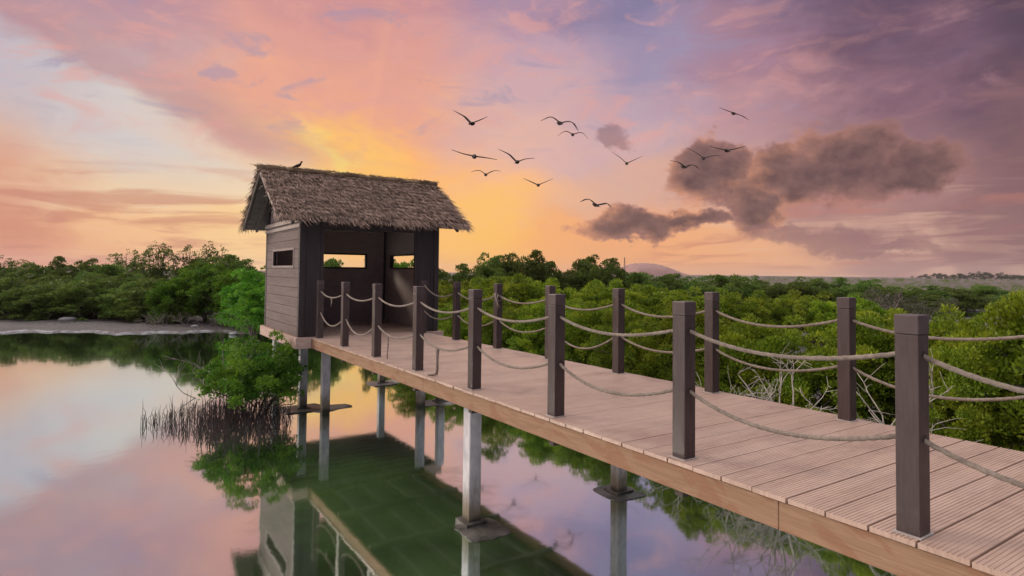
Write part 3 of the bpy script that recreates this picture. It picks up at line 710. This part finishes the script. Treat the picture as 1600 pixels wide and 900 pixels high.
# ---------------------------------------------------------------- boardwalk
BW = empty('boardwalk', (1.08, 4, 0)); tag(BW, 'long grooved pinkish brown boardwalk on white piles leading to the thatched hut', 'boardwalk')
BWOFF = Vector((-1.08, -4, 0))
def child(mb, name, mat, parent, off=BWOFF, smooth=False, bevel=0.):
    mb.v = [(a+off.x, b+off.y, c+off.z) for a, b, c in mb.v]
    return mb.build(name, mat, parent, smooth, bevel)
XL, XR = -.10, 2.27
def deck_boards(x0, x1, ya, yb):
    mb = MB(); P = .2275; k0 = math.floor((ya-.166)/P); k1 = math.ceil((yb-.166)/P)
    rnd = random.Random(2)
    for k in range(k0, k1):
        y0 = .166+k*P+.006; y1 = .166+(k+1)*P-.006
        if y1 < ya or y0 > yb: continue
        y0 = max(y0, ya); y1 = min(y1, yb)
        if y1-y0 < .02: continue
        dz = rnd.uniform(-.0015, .0015); dx = rnd.uniform(-.006, .006)
        prof = [(y0, -.028), (y0, -.003), (y0+.003, 0)]; NG = 9; gw = (y1-y0-.02)/NG
        for q in range(NG):
            c = y0+.01+gw*(q+.5)
            prof += [(c-.0050, 0), (c-.0035, -.0025), (c+.0035, -.0025), (c+.0050, 0)]
        prof += [(y1-.003, 0), (y1, -.003), (y1, -.028)]
        n = len(prof); V = [(x0+dx, y, z+dz) for y, z in prof]+[(x1+dx, y, z+dz) for y, z in prof]
        Fc = [(i, i+1, n+i+1, n+i) for i in range(n-1)]+[tuple(range(n))[::-1], tuple(range(n, 2*n)), (0, n, 2*n-1, n-1)]
        mb.add(V, Fc)
    return mb
child(deck_boards(XL-.015, XR+.015, -4.2, 10.55), 'deck', M_DECK, BW)
ys = [-4.2, .684, 5.55, 10.51]
for a, b in zip(ys, ys[1:]):
    child(MB().box(XL+.005, XL+.045, a+.002, b-.002, -.205, -.034), 'fascia', M_FASCIA, BW, bevel=.003)
    child(MB().box(XR-.045, XR-.005, a+.002, b-.002, -.205, -.034), 'fascia', M_FASCIA, BW, bevel=.003)
child(MB().box(XL+.05, XR-.05, -4.1, 10.5, -.060, -.034), 'added_shade_sheet', M_UNDER, BW)  # added sheet, darkens the deck underside as mirrored in the water
for x in (.3, .82, 1.34, 1.86): child(MB().box(x-.03, x+.03, -4.1, 10.5, -.195, -.062), 'joist', M_RAFTER, BW)
for k in range(-3, 8): child(MB().box(XL+.05, XR-.05, k*PITCHY-.035, k*PITCHY+.035, -.26, -.197), 'cross_beam', M_RAFTER, BW)
def pile(x, y, parent, off, top=-.2, wd=.155, foot=None, seed=1, sh=(0, 0)):
    mb = MB(); mb.box(x-wd/2, x+wd/2, y-wd/2, y+wd/2, -2.4, top)
    o = child(mb, 'pile', M_PILE, parent, off, bevel=.012)
    if foot:
        rs = random.Random(seed); f = MB()
        # a collar above a rough broken slab
        f.box(x-wd*.85, x+wd*.85, y-wd*.85, y+wd*.85, -2.2, ZW+.05)
        NU = 30; fx, fy, fz = foot; x += sh[0]; y += sh[1]
        ring = []
        for i in range(NU):
            a = 2*PI*i/NU; c, s_ = math.cos(a), math.sin(a); k = 1/max(abs(c), abs(s_))**.92*(1+rs.uniform(-.06, .05)); ring.append((x+c*k*fx, y+s_*k*fy))
        V = [(a, b, -2.2) for a, b in ring]+[(a, b, ZW+fz-.012) for a, b in ring]
        inner = [(x+(a-x)*.55, y+(b-y)*.55, ZW+fz) for a, b in ring]
        V += inner; c_ = len(V); V.append((x, y, ZW+fz+.004))
        Fc = []
        for i in range(NU):
            j = (i+1) % NU; Fc += [(i, j, NU+j, NU+i), (NU+i, NU+j, 2*NU+j, 2*NU+i), (2*NU+i, 2*NU+j, c_)]
        f.add(V, Fc)
        child(f, 'footing', M_FOOT, o, off)
    return o
pile(.06, 4.57, BW, BWOFF, foot=(.25, .26, .02), seed=1, sh=(.02, -.22))
pile(2.16, 4.42, BW, BWOFF, foot=(.25, .28, .02), seed=2)
pile(.06, -2.2, BW, BWOFF, foot=(.27, .27, .02), seed=3)
pile(2.16, -2.2, BW, BWOFF, foot=(.27, .27, .02), seed=4)
pile(.27, 11.11-.3, BW, BWOFF)
pile(2.16, 10.42, BW, BWOFF)

# ---------------------------------------------------------------- rope railings
PS = .112
def post_at(x, y, parent, off):
    o = child(MB().box(x-PS/2, x+PS/2, y-PS/2, y+PS/2, .004, 1.0), 'post', M_POST, parent, off, bevel=.004)
    child(MB().box(x-PS/2-.0025, x+PS/2+.0025, y-PS/2-.0025, y+PS/2+.0025, 1.002, 1.1), 'cap', M_CAP, o, off, bevel=.006)
    child(MB().box(x-PS/2-.02, x+PS/2+.012, y-PS/2-.012, y+PS/2+.012, 0.0005, .006), 'base_plate', M_FOOTPLATE, o, off)
    for z in (.90, .48):
        child(MB().tube([(x, y-PS/2-.0035, z), (x, y+PS/2+.0035, z)], .021, 12), 'rope_hole', M_JOINT, o, off)
    return o
def rope(a, b, sag, parent, off, name='rope', skew=0., rad=.0125):
    a, b = Vector(a), Vector(b); N = 70; pts = []
    for i in range(N+1):
        t = i/N; s = 4*t*(1-t)*(1+skew*(t-.5)); p = a.lerp(b, t); p.z -= sag*s; pts.append(p)
    mb = MB(); mb.tube(pts, rad, 12, 3, 2*PI/.09, .16)
    return child(mb, name, M_ROPE, parent, off, True)
def railing(x, n0, n1, sags, label):
    t = empty('rope_railing', (x, 4, 0)); tag(t, label, 'railing', 'rope railings of the boardwalk')
    off = Vector((-x, -4, 0))
    for k in range(n0, n1+1): post_at(x, k*PITCHY, t, off)
    for k in range(n0, n1):
        s1, s2, dz1, dz2 = sags.get(k, (.09, .13, 0, 0))
        y0, y1 = k*PITCHY+PS/2-.02, (k+1)*PITCHY-PS/2+.02
        rope((x, y0, .90), (x, y1, .90+dz1), s1, t, off, skew=.25)
        rope((x, y0, .48), (x, y1, .48+dz2), s2, t, off, skew=.25)
    return t, off
near, noff = railing(0, -2, 7, {-1: (.13,.13,0,0), 0: (.10,.14,0,0), 1: (.10,.15,0,0), 2: (.10,.14,0,0), 3: (.10,.13,0,0), 4: (.10,.13,0,0), 5: (.09,.22,0,0), 6: (.10,.20,0,.02)},
                     'nearer railing of dark square posts with two sagging grey ropes along the water side')
far, foff = railing(WID, -2, 7, {0: (.10,.15,0,0), 1: (.12,.13,0,0), 2: (.12,.12,0,0), 3: (.12,.24,0,0), 4: (.10,.14,0,0), 5: (.12,.16,0,0), 6: (.16,.14,.12,0)},
                    'farther railing of dark square posts with two sagging grey ropes along the bushes')
# frayed ends and a knot
def hang(pts, rad, parent, off, name): 
    mb = MB(); mb.tube(pts, rad, 10, 3, 2*PI/.08, .16); child(mb, name, M_ROPE, parent, off, True)
hang([(.01,5.36,.345),(.0,5.35,.30),(.005,5.365,.2),(-.004,5.35,.1),(.0,5.37,.03),(-.03,5.42,.018),(-.07,5.47,.016)], [.026,.020,.015,.017,.019,.016,.010], near, noff, 'rope_end')
hang([(.0,6.95,.34),(.004,6.95,.22),(-.004,6.95,.1),(.0,6.96,.02)], [.016,.009,.008,.008], near, noff, 'rope_end')
hang([(.0,9.65,.80),(.01,9.66,.72),(-.01,9.65,.64)], [.016,.010,.006], near, noff, 'rope_end')
hang([(WID-.05,7.38,.95),(WID-.09,7.34,.88),(WID-.03,7.31,.80),(WID+.03,7.33,.84),(WID-.05,7.32,.92),(WID-.09,7.30,.80),(WID-.06,7.29,.66)], [.013]*6+[.006], far, foff, 'rope_knot')
hang([(WID-.07,7.40,.93),(WID-.11,7.30,.86),(WID-.10,7.24,.76),(WID-.07,7.22,.70)], [.013,.013,.012,.006], far, foff, 'rope_knot')

# ---------------------------------------------------------------- hut
HX0, HX1, HY0, HY1 = -.33, 2.65, 10.63, 13.64
HC = ((HX0+HX1)/2, (HY0+HY1)/2, 0)
HUT = empty('viewing_hut', HC); tag(HUT, 'small dark timber viewing hut with a thatched gable roof at the end of the boardwalk', 'hut')
HO = Vector((-HC[0], -HC[1], 0))
def hc(mb, name, mat, parent=HUT, **k): return child(mb, name, mat, parent, HO, **k)
# floor and its fascia
fl = MB(); P = .15
for k in range(21): fl.box(HX0-.03, HX1+.04, HY0-.075+k*P+.003, HY0-.075+(k+1)*P-.003, -.03, 0)
hc(fl, 'floor', M_DECK)
FA = []
class _Fa:
    def box(s, *a): FA.append(a)
fa = _Fa(); fa.box(HX0-.07, HX0-.03, HY0-.11, HY1+.1, -.205, .002); fa.box(HX0-.028, XL+.0, HY0-.11, HY0-.07, -.205, .002)
fa.box(XR+.0, HX1+.08, HY0-.11, HY0-.07, -.205, .002); fa.box(HX1+.042, HX1+.08, HY0-.068, HY1+.1, -.205, .002); fa.box(HX0-.028, HX1+.04, HY1+.08, HY1+.12, -.205, .002)
for a in FA: hc(MB().box(*a), 'fascia', M_FASCIA_HUT, bevel=.003)
for k in range(11): hc(MB().box(HX0-.02, HX1+.03, HY0+.02+k*.29, HY0+.07+k*.29, -.20, -.032), 'joist', M_RAFTER)
WT = 2.30
def panel(axis, c0, c1, a0, a1, z0, z1, hole, mat, name, plank=None, trim=None, parent=HUT):
    """a wall from rectangles round one window hole; planks on its outer face"""
    def bx(mb, a, b, z_, z2, q0, q1):
        if b-a < .01 or z2-z_ < .005: return
        if axis == 'x': mb.box(q0, q1, a, b, z_, z2)
        else: mb.box(a, b, q0, q1, z_, z2)
    mb = MB()
    if hole:
        h0, h1, k0, k1 = hole
        bx(mb, a0, h0, z0, z1, c0, c1); bx(mb, h1, a1, z0, z1, c0, c1); bx(mb, h0, h1, z0, k0, c0, c1); bx(mb, h0, h1, k1, z1, c0, c1)
    else: bx(mb, a0, a1, z0, z1, c0, c1)
    wobj = hc(mb, name, mat, parent)
    if plank:
        q0, q1, ph, pm = plank; pb = MB(); z = z0
        while z < z1-.01:
            t = min(z+ph-.007, z1)
            segs = [(a0, a1)]
            if hole and not (t < k0 or z > k1): segs = [(a0, h0), (h1, a1)]
            for s0, s1 in segs:
                if hole and segs[0] != (a0, a1):
                    bx(pb, s0, s1, z, t, q0, q1)
                else: bx(pb, s0, s1, z, t, q0, q1)
            z += ph
        hc(pb, 'cladding', pm, wobj, bevel=.004)
    if trim:
        q0, q1, tm, fr = trim; tb = MB(); h0, h1, k0, k1 = hole; e = fr
        bx(tb, h0-e, h1+e, k1, k1+e, q0, q1); bx(tb, h0-e, h1+e, k0-e, k0, q0, q1)
        bx(tb, h0-e, h0, k0, k1, q0, q1); bx(tb, h1, h1+e, k0, k1, q0, q1)
        hc(tb, 'window_frame', tm, wobj, bevel=.003)
    return wobj
CP = .11
LW = (11.13, 12.88, 1.385, 1.70)
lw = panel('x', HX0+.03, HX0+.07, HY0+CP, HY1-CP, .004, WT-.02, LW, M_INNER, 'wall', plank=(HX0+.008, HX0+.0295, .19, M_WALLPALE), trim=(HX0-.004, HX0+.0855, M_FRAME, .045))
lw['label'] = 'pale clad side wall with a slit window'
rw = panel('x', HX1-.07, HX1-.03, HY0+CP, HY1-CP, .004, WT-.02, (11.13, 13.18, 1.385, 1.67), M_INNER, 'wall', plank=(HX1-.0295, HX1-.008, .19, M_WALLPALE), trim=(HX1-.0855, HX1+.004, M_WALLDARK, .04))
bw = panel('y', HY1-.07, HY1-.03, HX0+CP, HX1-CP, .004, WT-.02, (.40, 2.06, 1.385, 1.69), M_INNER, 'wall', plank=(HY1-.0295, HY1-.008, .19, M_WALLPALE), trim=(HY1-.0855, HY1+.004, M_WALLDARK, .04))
# front panels beside the opening
fp = MB(); fp.box(HX0+CP+.002, .075, HY0+.02, HY0+.06, .004, WT); fp.box(HX0+CP+.05, HX0+CP+.075, HY0+.006, HY0+.0195, .03, WT-.03)
fp.box(.077, .135, HY0, HY0+.075, .004, WT)
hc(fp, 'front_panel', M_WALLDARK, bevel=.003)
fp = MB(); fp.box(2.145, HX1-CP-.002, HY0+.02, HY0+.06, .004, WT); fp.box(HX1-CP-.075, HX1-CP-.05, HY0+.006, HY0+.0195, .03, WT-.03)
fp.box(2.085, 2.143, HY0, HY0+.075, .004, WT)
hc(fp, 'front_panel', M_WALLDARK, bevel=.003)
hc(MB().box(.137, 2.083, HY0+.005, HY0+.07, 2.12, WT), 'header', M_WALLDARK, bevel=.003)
for x, y in ((HX0, HY0), (HX1-CP, HY0), (HX0, HY1-CP), (HX1-CP, HY1-CP)):
    hc(MB().box(x, x+CP, y, y+CP, .003, WT+.0), 'corner_post', M_WALLDARK, bevel=.004)
# wall plates / double trim band
hc(MB().box(HX0-.02, HX0+.006, HY0-.004, HY1+.004, WT-.17, WT-.10), 'trim_band', M_BARGE, bevel=.003)
hc(MB().box(HX0-.03, HX0+.006, HY0-.004, HY1+.004, WT-.06, WT+.02), 'trim_band', M_BARGE, bevel=.003)
hc(MB().box(HX0+.008, HX1, HY0+.01, HY0+.09, WT+.002, WT+.09), 'wall_plate', M_RAFTER)
hc(MB().box(HX0+.008, HX1, HY1-.09, HY1-.01, WT+.002, WT+.09), 'wall_plate', M_RAFTER)
# gables
YR = (HY0+HY1)/2; ZR = 3.355; SL = .64
def gable(xa, xb):
    mb = MB(); n = 0
    z = WT+.022
    while z < ZR-.15:
        t = min(z+.17, ZR-.05); w0 = (ZR-.08-z)/SL; w1 = (ZR-.08-t)/SL
        a = [(YR-w0, z), (YR+w0, z), (YR+max(w1,.01), t-.006), (YR-max(w1,.01), t-.006)]
        mb.add([(xa, y, zz) for y, zz in a]+[(xb, y, zz) for y, zz in a], [(0,1,2,3),(7,6,5,4),(0,4,5,1),(1,5,6,2),(2,6,7,3),(3,7,4,0)]); z += .17
    return mb
hc(gable(HX0+.012, HX0+.05), 'gable', M_WALLPALE); hc(gable(HX1-.05, HX1-.012), 'gable', M_WALLPALE)
for a, b, c in ((HY0+.30, HY0+.37, WT+.28), (HY1-.37, HY1-.30, WT+.28), (YR-.04, YR+.04, ZR-.12)): hc(MB().box(HX0-.03, HX0+.010, a, b, WT+.022, c), 'gable_post', M_WALLDARK)
# roof: boarded underside, rafters, thatch
RX0, RX1 = -.76, 3.22; OH = .25
def slope_pt(side, s, x, lift=0):      # s = distance down the slope from the ridge
    c = 1/math.sqrt(1+SL*SL); n = Vector((0, side*SL*c, c))
    p = Vector((x, YR+side*s*c, ZR-s*SL*c)); return p+n*lift
SLEN = ((HY1-HY0)/2+OH)*math.sqrt(1+SL*SL)
roof = empty('roof', (HC[0]+HO.x, HC[1]+HO.y, 0)); roof.parent = HUT
for side in (-1, 1):
    mb = MB()
    for s0 in range(10):
        a, b = s0*SLEN/10+.003, (s0+1)*SLEN/10-.003
        q = [slope_pt(side, a, RX0+.02, -.01), slope_pt(side, b, RX0+.02, -.01), slope_pt(side, b, RX1-.02, -.01), slope_pt(side, a, RX1-.02, -.01)]
        q2 = [slope_pt(side, a, RX0+.02, .015), slope_pt(side, b, RX0+.02, .015), slope_pt(side, b, RX1-.02, .015), slope_pt(side, a, RX1-.02, .015)]
        mb.add([*q, *q2], [(0,1,2,3),(7,6,5,4),(0,4,5,1),(1,5,6,2),(2,6,7,3),(3,7,4,0)])
    hc(mb, 'roof_boarding', M_RAFTER, roof)
    for x in (RX0+.25, -.05, .6, 1.25, 1.9, 2.4, RX1-.2): hc(MB().bar(slope_pt(side, .05, x, -.06), slope_pt(side, SLEN-.05, x, -.06), .05, .09, up=(0,side*.57,.82)), 'rafter', M_RAFTER, roof)
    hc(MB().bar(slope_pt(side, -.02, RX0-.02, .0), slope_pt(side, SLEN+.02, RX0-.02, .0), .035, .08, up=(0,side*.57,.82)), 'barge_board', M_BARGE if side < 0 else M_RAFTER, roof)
    hc(MB().bar(slope_pt(side, -.02, RX1+.02, .0), slope_pt(side, SLEN+.02, RX1+.02, .0), .035, .08, up=(0,side*.57,.82)), 'barge_board', M_RAFTER, roof)
    q = [slope_pt(side, 0, RX0-.03, .02), slope_pt(side, SLEN+.02, RX0-.03, .02), slope_pt(side, SLEN+.02, RX1+.03, .02), slope_pt(side, 0, RX1+.03, .02)]
    q2 = [slope_pt(side, 0, RX0-.03, .06), slope_pt(side, SLEN+.02, RX0-.03, .05), slope_pt(side, SLEN+.02, RX1+.03, .05), slope_pt(side, 0, RX1+.03, .06)]
    # straw: overlapping courses of thin blades
    rs = np.random.RandomState(70+side); NC = 13; Vs = []; n = 0
    for cidx in range(NC):
        s_top = -.10+cidx*(SLEN-.15)/(NC-1); cnt = 1500
        x = rs.uniform(RX0-.06, RX1+.06, cnt); s0 = s_top+rs.uniform(-.025, .025, cnt)
        wave = .035*np.sin(x*5+cidx*2)+.03*np.sin(x*13+cidx)
        L = .235+.13*rs.rand(cnt)**2+(.06*rs.rand(cnt) if cidx == NC-1 else 0)+wave*(1 if cidx == NC-1 else .6); w_ = rs.uniform(.004, .009, cnt); lean = rs.normal(.05, .22, cnt)
        lift0 = rs.uniform(.03, .055, cnt); lift1 = rs.uniform(.075, .135, cnt)
        for i in range(cnt):
            s1 = s0[i]+L[i]; droop = max(0, s1-SLEN)
            a = slope_pt(side, max(s0[i], 0), x[i], lift0[i]); x2 = x[i]+lean[i]*L[i]
            b = slope_pt(side, s1, x2, lift1[i]); b.z -= droop*.45
            m_ = a.lerp(b, .55)+Vector((0,0,.012)); ww = Vector((w_[i], 0, rs.normal()*.003))
            Vs += [a-ww*.7, a+ww*.7, m_+ww, m_-ww, b+ww*.35, b-ww*.35]; n += 1
    idx = np.arange(n)[:, None]*6
    Fq = np.concatenate([idx+np.array([[0,1,2,3]]), idx+np.array([[3,2,4,5]])])
    V = np.array([tuple(v) for v in Vs])+np.array([HO.x, HO.y, 0])
    o = bpy.data.objects.new('thatch', npmesh('thatch', V, Fq, M_THATCH)); col.objects.link(o); o.parent = roof
    hc(MB().add([*q, *q2], [(0,1,2,3),(7,6,5,4),(0,4,5,1),(1,5,6,2),(2,6,7,3),(3,7,4,0)]), 'thatch_base', M_THATCHBASE, o)
# ridge roll of straw
rs = np.random.RandomState(90); pts = [(RX0-.10+(RX1-RX0+.2)*i/40, YR+rs.normal()*.006, ZR+.085+rs.normal()*.008+.012*math.sin(i*.7)) for i in range(41)]
mb = MB(); mb.tube(pts, [.055+rs.uniform(-.008,.008) for _ in pts], 9)
rnd = random.Random(6)
for k in range(520):
    x = rnd.uniform(RX0-.08, RX1+.05); a = rnd.uniform(-1.3, 1.3)
    p = Vector((x, YR+math.sin(a)*.06, ZR+.09+math.cos(a)*.055)); e = p+Vector((rnd.uniform(-.16,.16), math.sin(a)*.05, rnd.uniform(-.01,.035)))
    mb.bar(p, e, .006)
for k in range(26):
    s = rnd.choice([0, 0, 0, .4, 1.0, 1.6])+rnd.uniform(-.05, .12); side = 1 if s > .3 else rnd.choice([-1, 1])
    p = slope_pt(side, s, RX0-.02, .05); mb.bar(p, p+Vector((rnd.uniform(-.14,.0), rnd.uniform(-.08,.08), rnd.uniform(-.05,.13))), .012)
hc(mb, 'ridge_roll', M_RIDGE, roof)
# piles and the shared footings of the hut
def hpile(x, y, foot=None, seed=1): return pile(x, y, HUT, HO, foot=foot, seed=seed)
hpile(-.03, 11.35, foot=(.40, .36, .03), seed=11)
hpile(2.68, 10.53, foot=(.5, .28, .02), seed=12)
hpile(2.41, 13.25, foot=(.32, .32, .03), seed=13)
hpile(-.12, 13.3, foot=(.32, .32, .03), seed=14)
def mudflat(x, y, sx, sy, seed, label):
    rock('mud_patch', (x, y, ZW-.02), sx, sy, .045, M_FOOTPALE, seed, label, 'mud patch')
mudflat(.42, 11.2, .55, .42, 21, 'pale crusted mud patch around the front left piles of the hut')
mudflat(2.9, 10.5, .75, .35, 22, 'pale crusted mud patch around the front right piles of the hut')
mudflat(2.9, 13.4, .65, .3, 23, 'pale crusted mud patch at the rear right pile of the hut')

# ---------------------------------------------------------------- birds
def bird(loc, span, lw_, rw_, yaw, pitch, label):
    """lw_/rw_: wing outline points (x,z) as fractions of the half span; one continuous body mesh"""
    span *= 1.27; h = span/2; mb = MB()
    L = span*.38
    prof = [(-.50,.02),(-.40,.055),(-.25,.05),(-.12,.085),(.05,.12),(.22,.11),(.34,.07),(.42,.075),(.48,.055),(.54,.022),(.62,.004)]
    mb.tube([(0, a*L, -.03*L+.05*L*a) for a, r_ in prof], [r_*L*1.15 for a, r_ in prof], 10)
    # fanned tail
    mb.add([(-.03*L,-.42*L,-.04*L),(.03*L,-.42*L,-.04*L),(.10*L,-.66*L,-.05*L),(0,-.70*L,-.05*L),(-.10*L,-.66*L,-.05*L),(0,-.55*L,-.03*L)], [(0,1,2,3,4),(5,2,1),(5,3,2),(5,4,3),(5,0,4),(5,1,0)])
    for pts in (lw_, rw_):
        P = [(0, 0)]+list(pts); NS = 14; base = len(mb.v); top = []
        lens = [0]
        for a, b in zip(P, P[1:]): lens.append(lens[-1]+math.hypot(b[0]-a[0], b[1]-a[1]))
        T = lens[-1]; secs = []
        for i in range(NS+1):
            s = T*i/NS
            for k in range(len(P)-1):
                if s <= lens[k+1]+1e-9: break
            u = (s-lens[k])/max(1e-6, lens[k+1]-lens[k]); u_ = u
            x = P[k][0]+(P[k+1][0]-P[k][0])*u_; z = P[k][1]+(P[k+1][1]-P[k][1])*u_
            f = i/NS; chord = L*(.46*(1-f)**.5*(1+.35*math.sin(f*PI))+.02); lead = L*(.14+.10*math.sin(f*PI*.8)-.22*f*f)
            secs.append((x*h, lead, z*h, chord, L*.045*(1-f*.7)))
        for _ in range(2):      # round off the elbows
            q = secs[:]
            for i in range(1, NS): q[i] = (secs[i][0], secs[i][1], (secs[i-1][2]+2*secs[i][2]+secs[i+1][2])/4, secs[i][3], secs[i][4])
            secs = q
        V = []
        for x, ld, z, ch, th in secs: V += [(x, ld, z), (x, ld-ch*.35, z+th), (x, ld-ch, z-th*.3), (x, ld-ch*.4, z-th)]
        Fc = []
        for i in range(NS):
            for k in range(4): a = i*4+k; b = i*4+(k+1) % 4; Fc.append((a, b, b+4, a+4))
        Fc += [(0,1,2,3), (NS*4+3, NS*4+2, NS*4+1, NS*4)]
        mb.add(V, Fc)
    o = mb.build('bird', M_BIRD, None, True); o.location = loc
    o.rotation_euler = (R(pitch), 0, -YAW*1.0+R(yaw)); tag(o, label, 'bird', 'flock of flying birds')
    return o
G = lambda *p: [(a, b) for a, b in p]
bird((11.27,24.48,8.55), 1.45, G((-.35,.38),(-1,.75)), G((.45,.12),(.95,.28)), -20, 12, 'flying bird with left wing raised high, topmost of the birds nearest the hut')
bird((14.87,22.11,8.62), 1.55, G((-.42,.26),(-.62,.24),(-1.02,.02)), G((.45,.12),(.70,.05),(1.0,-.34)), 15, 15, 'flying bird with both wings arched down, upper of the close pair')
bird((15.40,21.77,8.06), 1.2, G((-.40,.22),(-.62,.16),(-1,-.12)), G((.42,.14),(.66,.10),(1.0,-.28)), 0, 15, 'flying bird with both wings arched down, lower of the close pair')
bird((11.42,24.44,6.95), 1.75, G((-.5,.10),(-1,.27)), G((.5,-.06),(1,-.14)), 0, 14, 'flying bird gliding with long nearly straight wings, left of the flock')
bird((13.17,23.30,6.70), 1.42, G((-.40,.42),(-1,.72)), G((.48,.14),(1,.16)), -15, 14, 'flying bird with left wing raised, just right of the long winged glider')
bird((11.91,24.15,6.06), 1.15, G((-.35,.24),(-.65,.26),(-1,.12)), G((.35,.22),(.65,.30),(1,.26)), 10, 14, 'small flying bird with bent wings, below the long winged glider')
bird((14.06,22.75,5.58), 1.15, G((-.5,.24),(-1,.46)), G((.5,.20),(1,.40)), -10, 14, 'small flying bird with wings in a shallow V, lowest left of the flock')
bird((16.43,21.22,4.64), 1.35, G((-.42,.30),(-.70,.30),(-1.02,.12)), G((.42,.08),(.68,.16),(1.0,-.12)), 20, 14, 'flying bird with arched wings, lowest of all above the grey cloud')
bird((17.63,20.35,6.68), 1.15, G((-.42,.40),(-1,.80)), G((.42,.18),(1,.44)), -12, 14, 'flying bird with a steep V of wings, alone in the middle of the flock')
bird((21.94,17.42,9.18), 1.2, G((-.5,.18),(-1,.34)), G((.5,-.14),(1,-.42)), 0, 14, 'flying bird banking with straight tilted wings, highest at the right')
bird((21.70,17.64,7.37), 1.4, G((-.5,.10),(-1,.22)), G((.5,.10),(1,.24)), 0, 14, 'flying bird seen head on with level wings, above the dark cloud')
bird((20.75,18.28,6.98), 1.25, G((-.40,.32),(-1,.66)), G((.5,.12),(1,.12)), -12, 14, 'flying bird with left wing raised in front of the dark cloud')
bird((19.98,18.81,6.55), 1.25, G((-.42,.26),(-1,.34)), G((.40,.14),(.68,.12),(1,-.10)), 12, 14, 'flying bird lowest of the three in front of the dark cloud')
# the one perched on the ridge
def perched():
    mb = MB()
    pr = [(-.17,.0,.006),(-.13,.012,.014),(-.07,.03,.032),(0,.055,.045),(.05,.08,.040),(.078,.115,.024),(.085,.14,.021),(.095,.158,.026),(.112,.168,.018),(.13,.165,.006),(.15,.162,.002)]
    mb.tube([(a, 0, b+.03) for a, b, c in pr], [c for a, b, c in pr], 10)
    for s in (-1, 1): mb.tube([(.01, s*.014, .06), (.015, s*.014, 0), (.04, s*.016, -.004)], [.005, .004, .003], 5)
    o = mb.build('bird', M_BIRD, None, True); o.location = (-.03, YR, ZR+.128); o.rotation_euler = (0, 0, -YAW*.7)
    o.scale = (.82, .82, .82)
    tag(o, 'small dark bird perched on the thatched roof ridge', 'bird')
perched()

# ---------------------------------------------------------------- evening haze
def m_haze(t, out):
    v = t.new('ShaderNodeVolumePrincipled'); v.inputs['Color'].default_value = (.92, .80, .78, 1)
    v.inputs['Density'].default_value = .00012; v.inputs['Anisotropy'].default_value = .3
    t.l.new(v.outputs[0], out.inputs['Volume'])
tag(MB().box(-3300, 3300, -3300, 3300, -3.6, 46).build('haze', material('thin_evening_haze', m_haze)), kind='stuff')
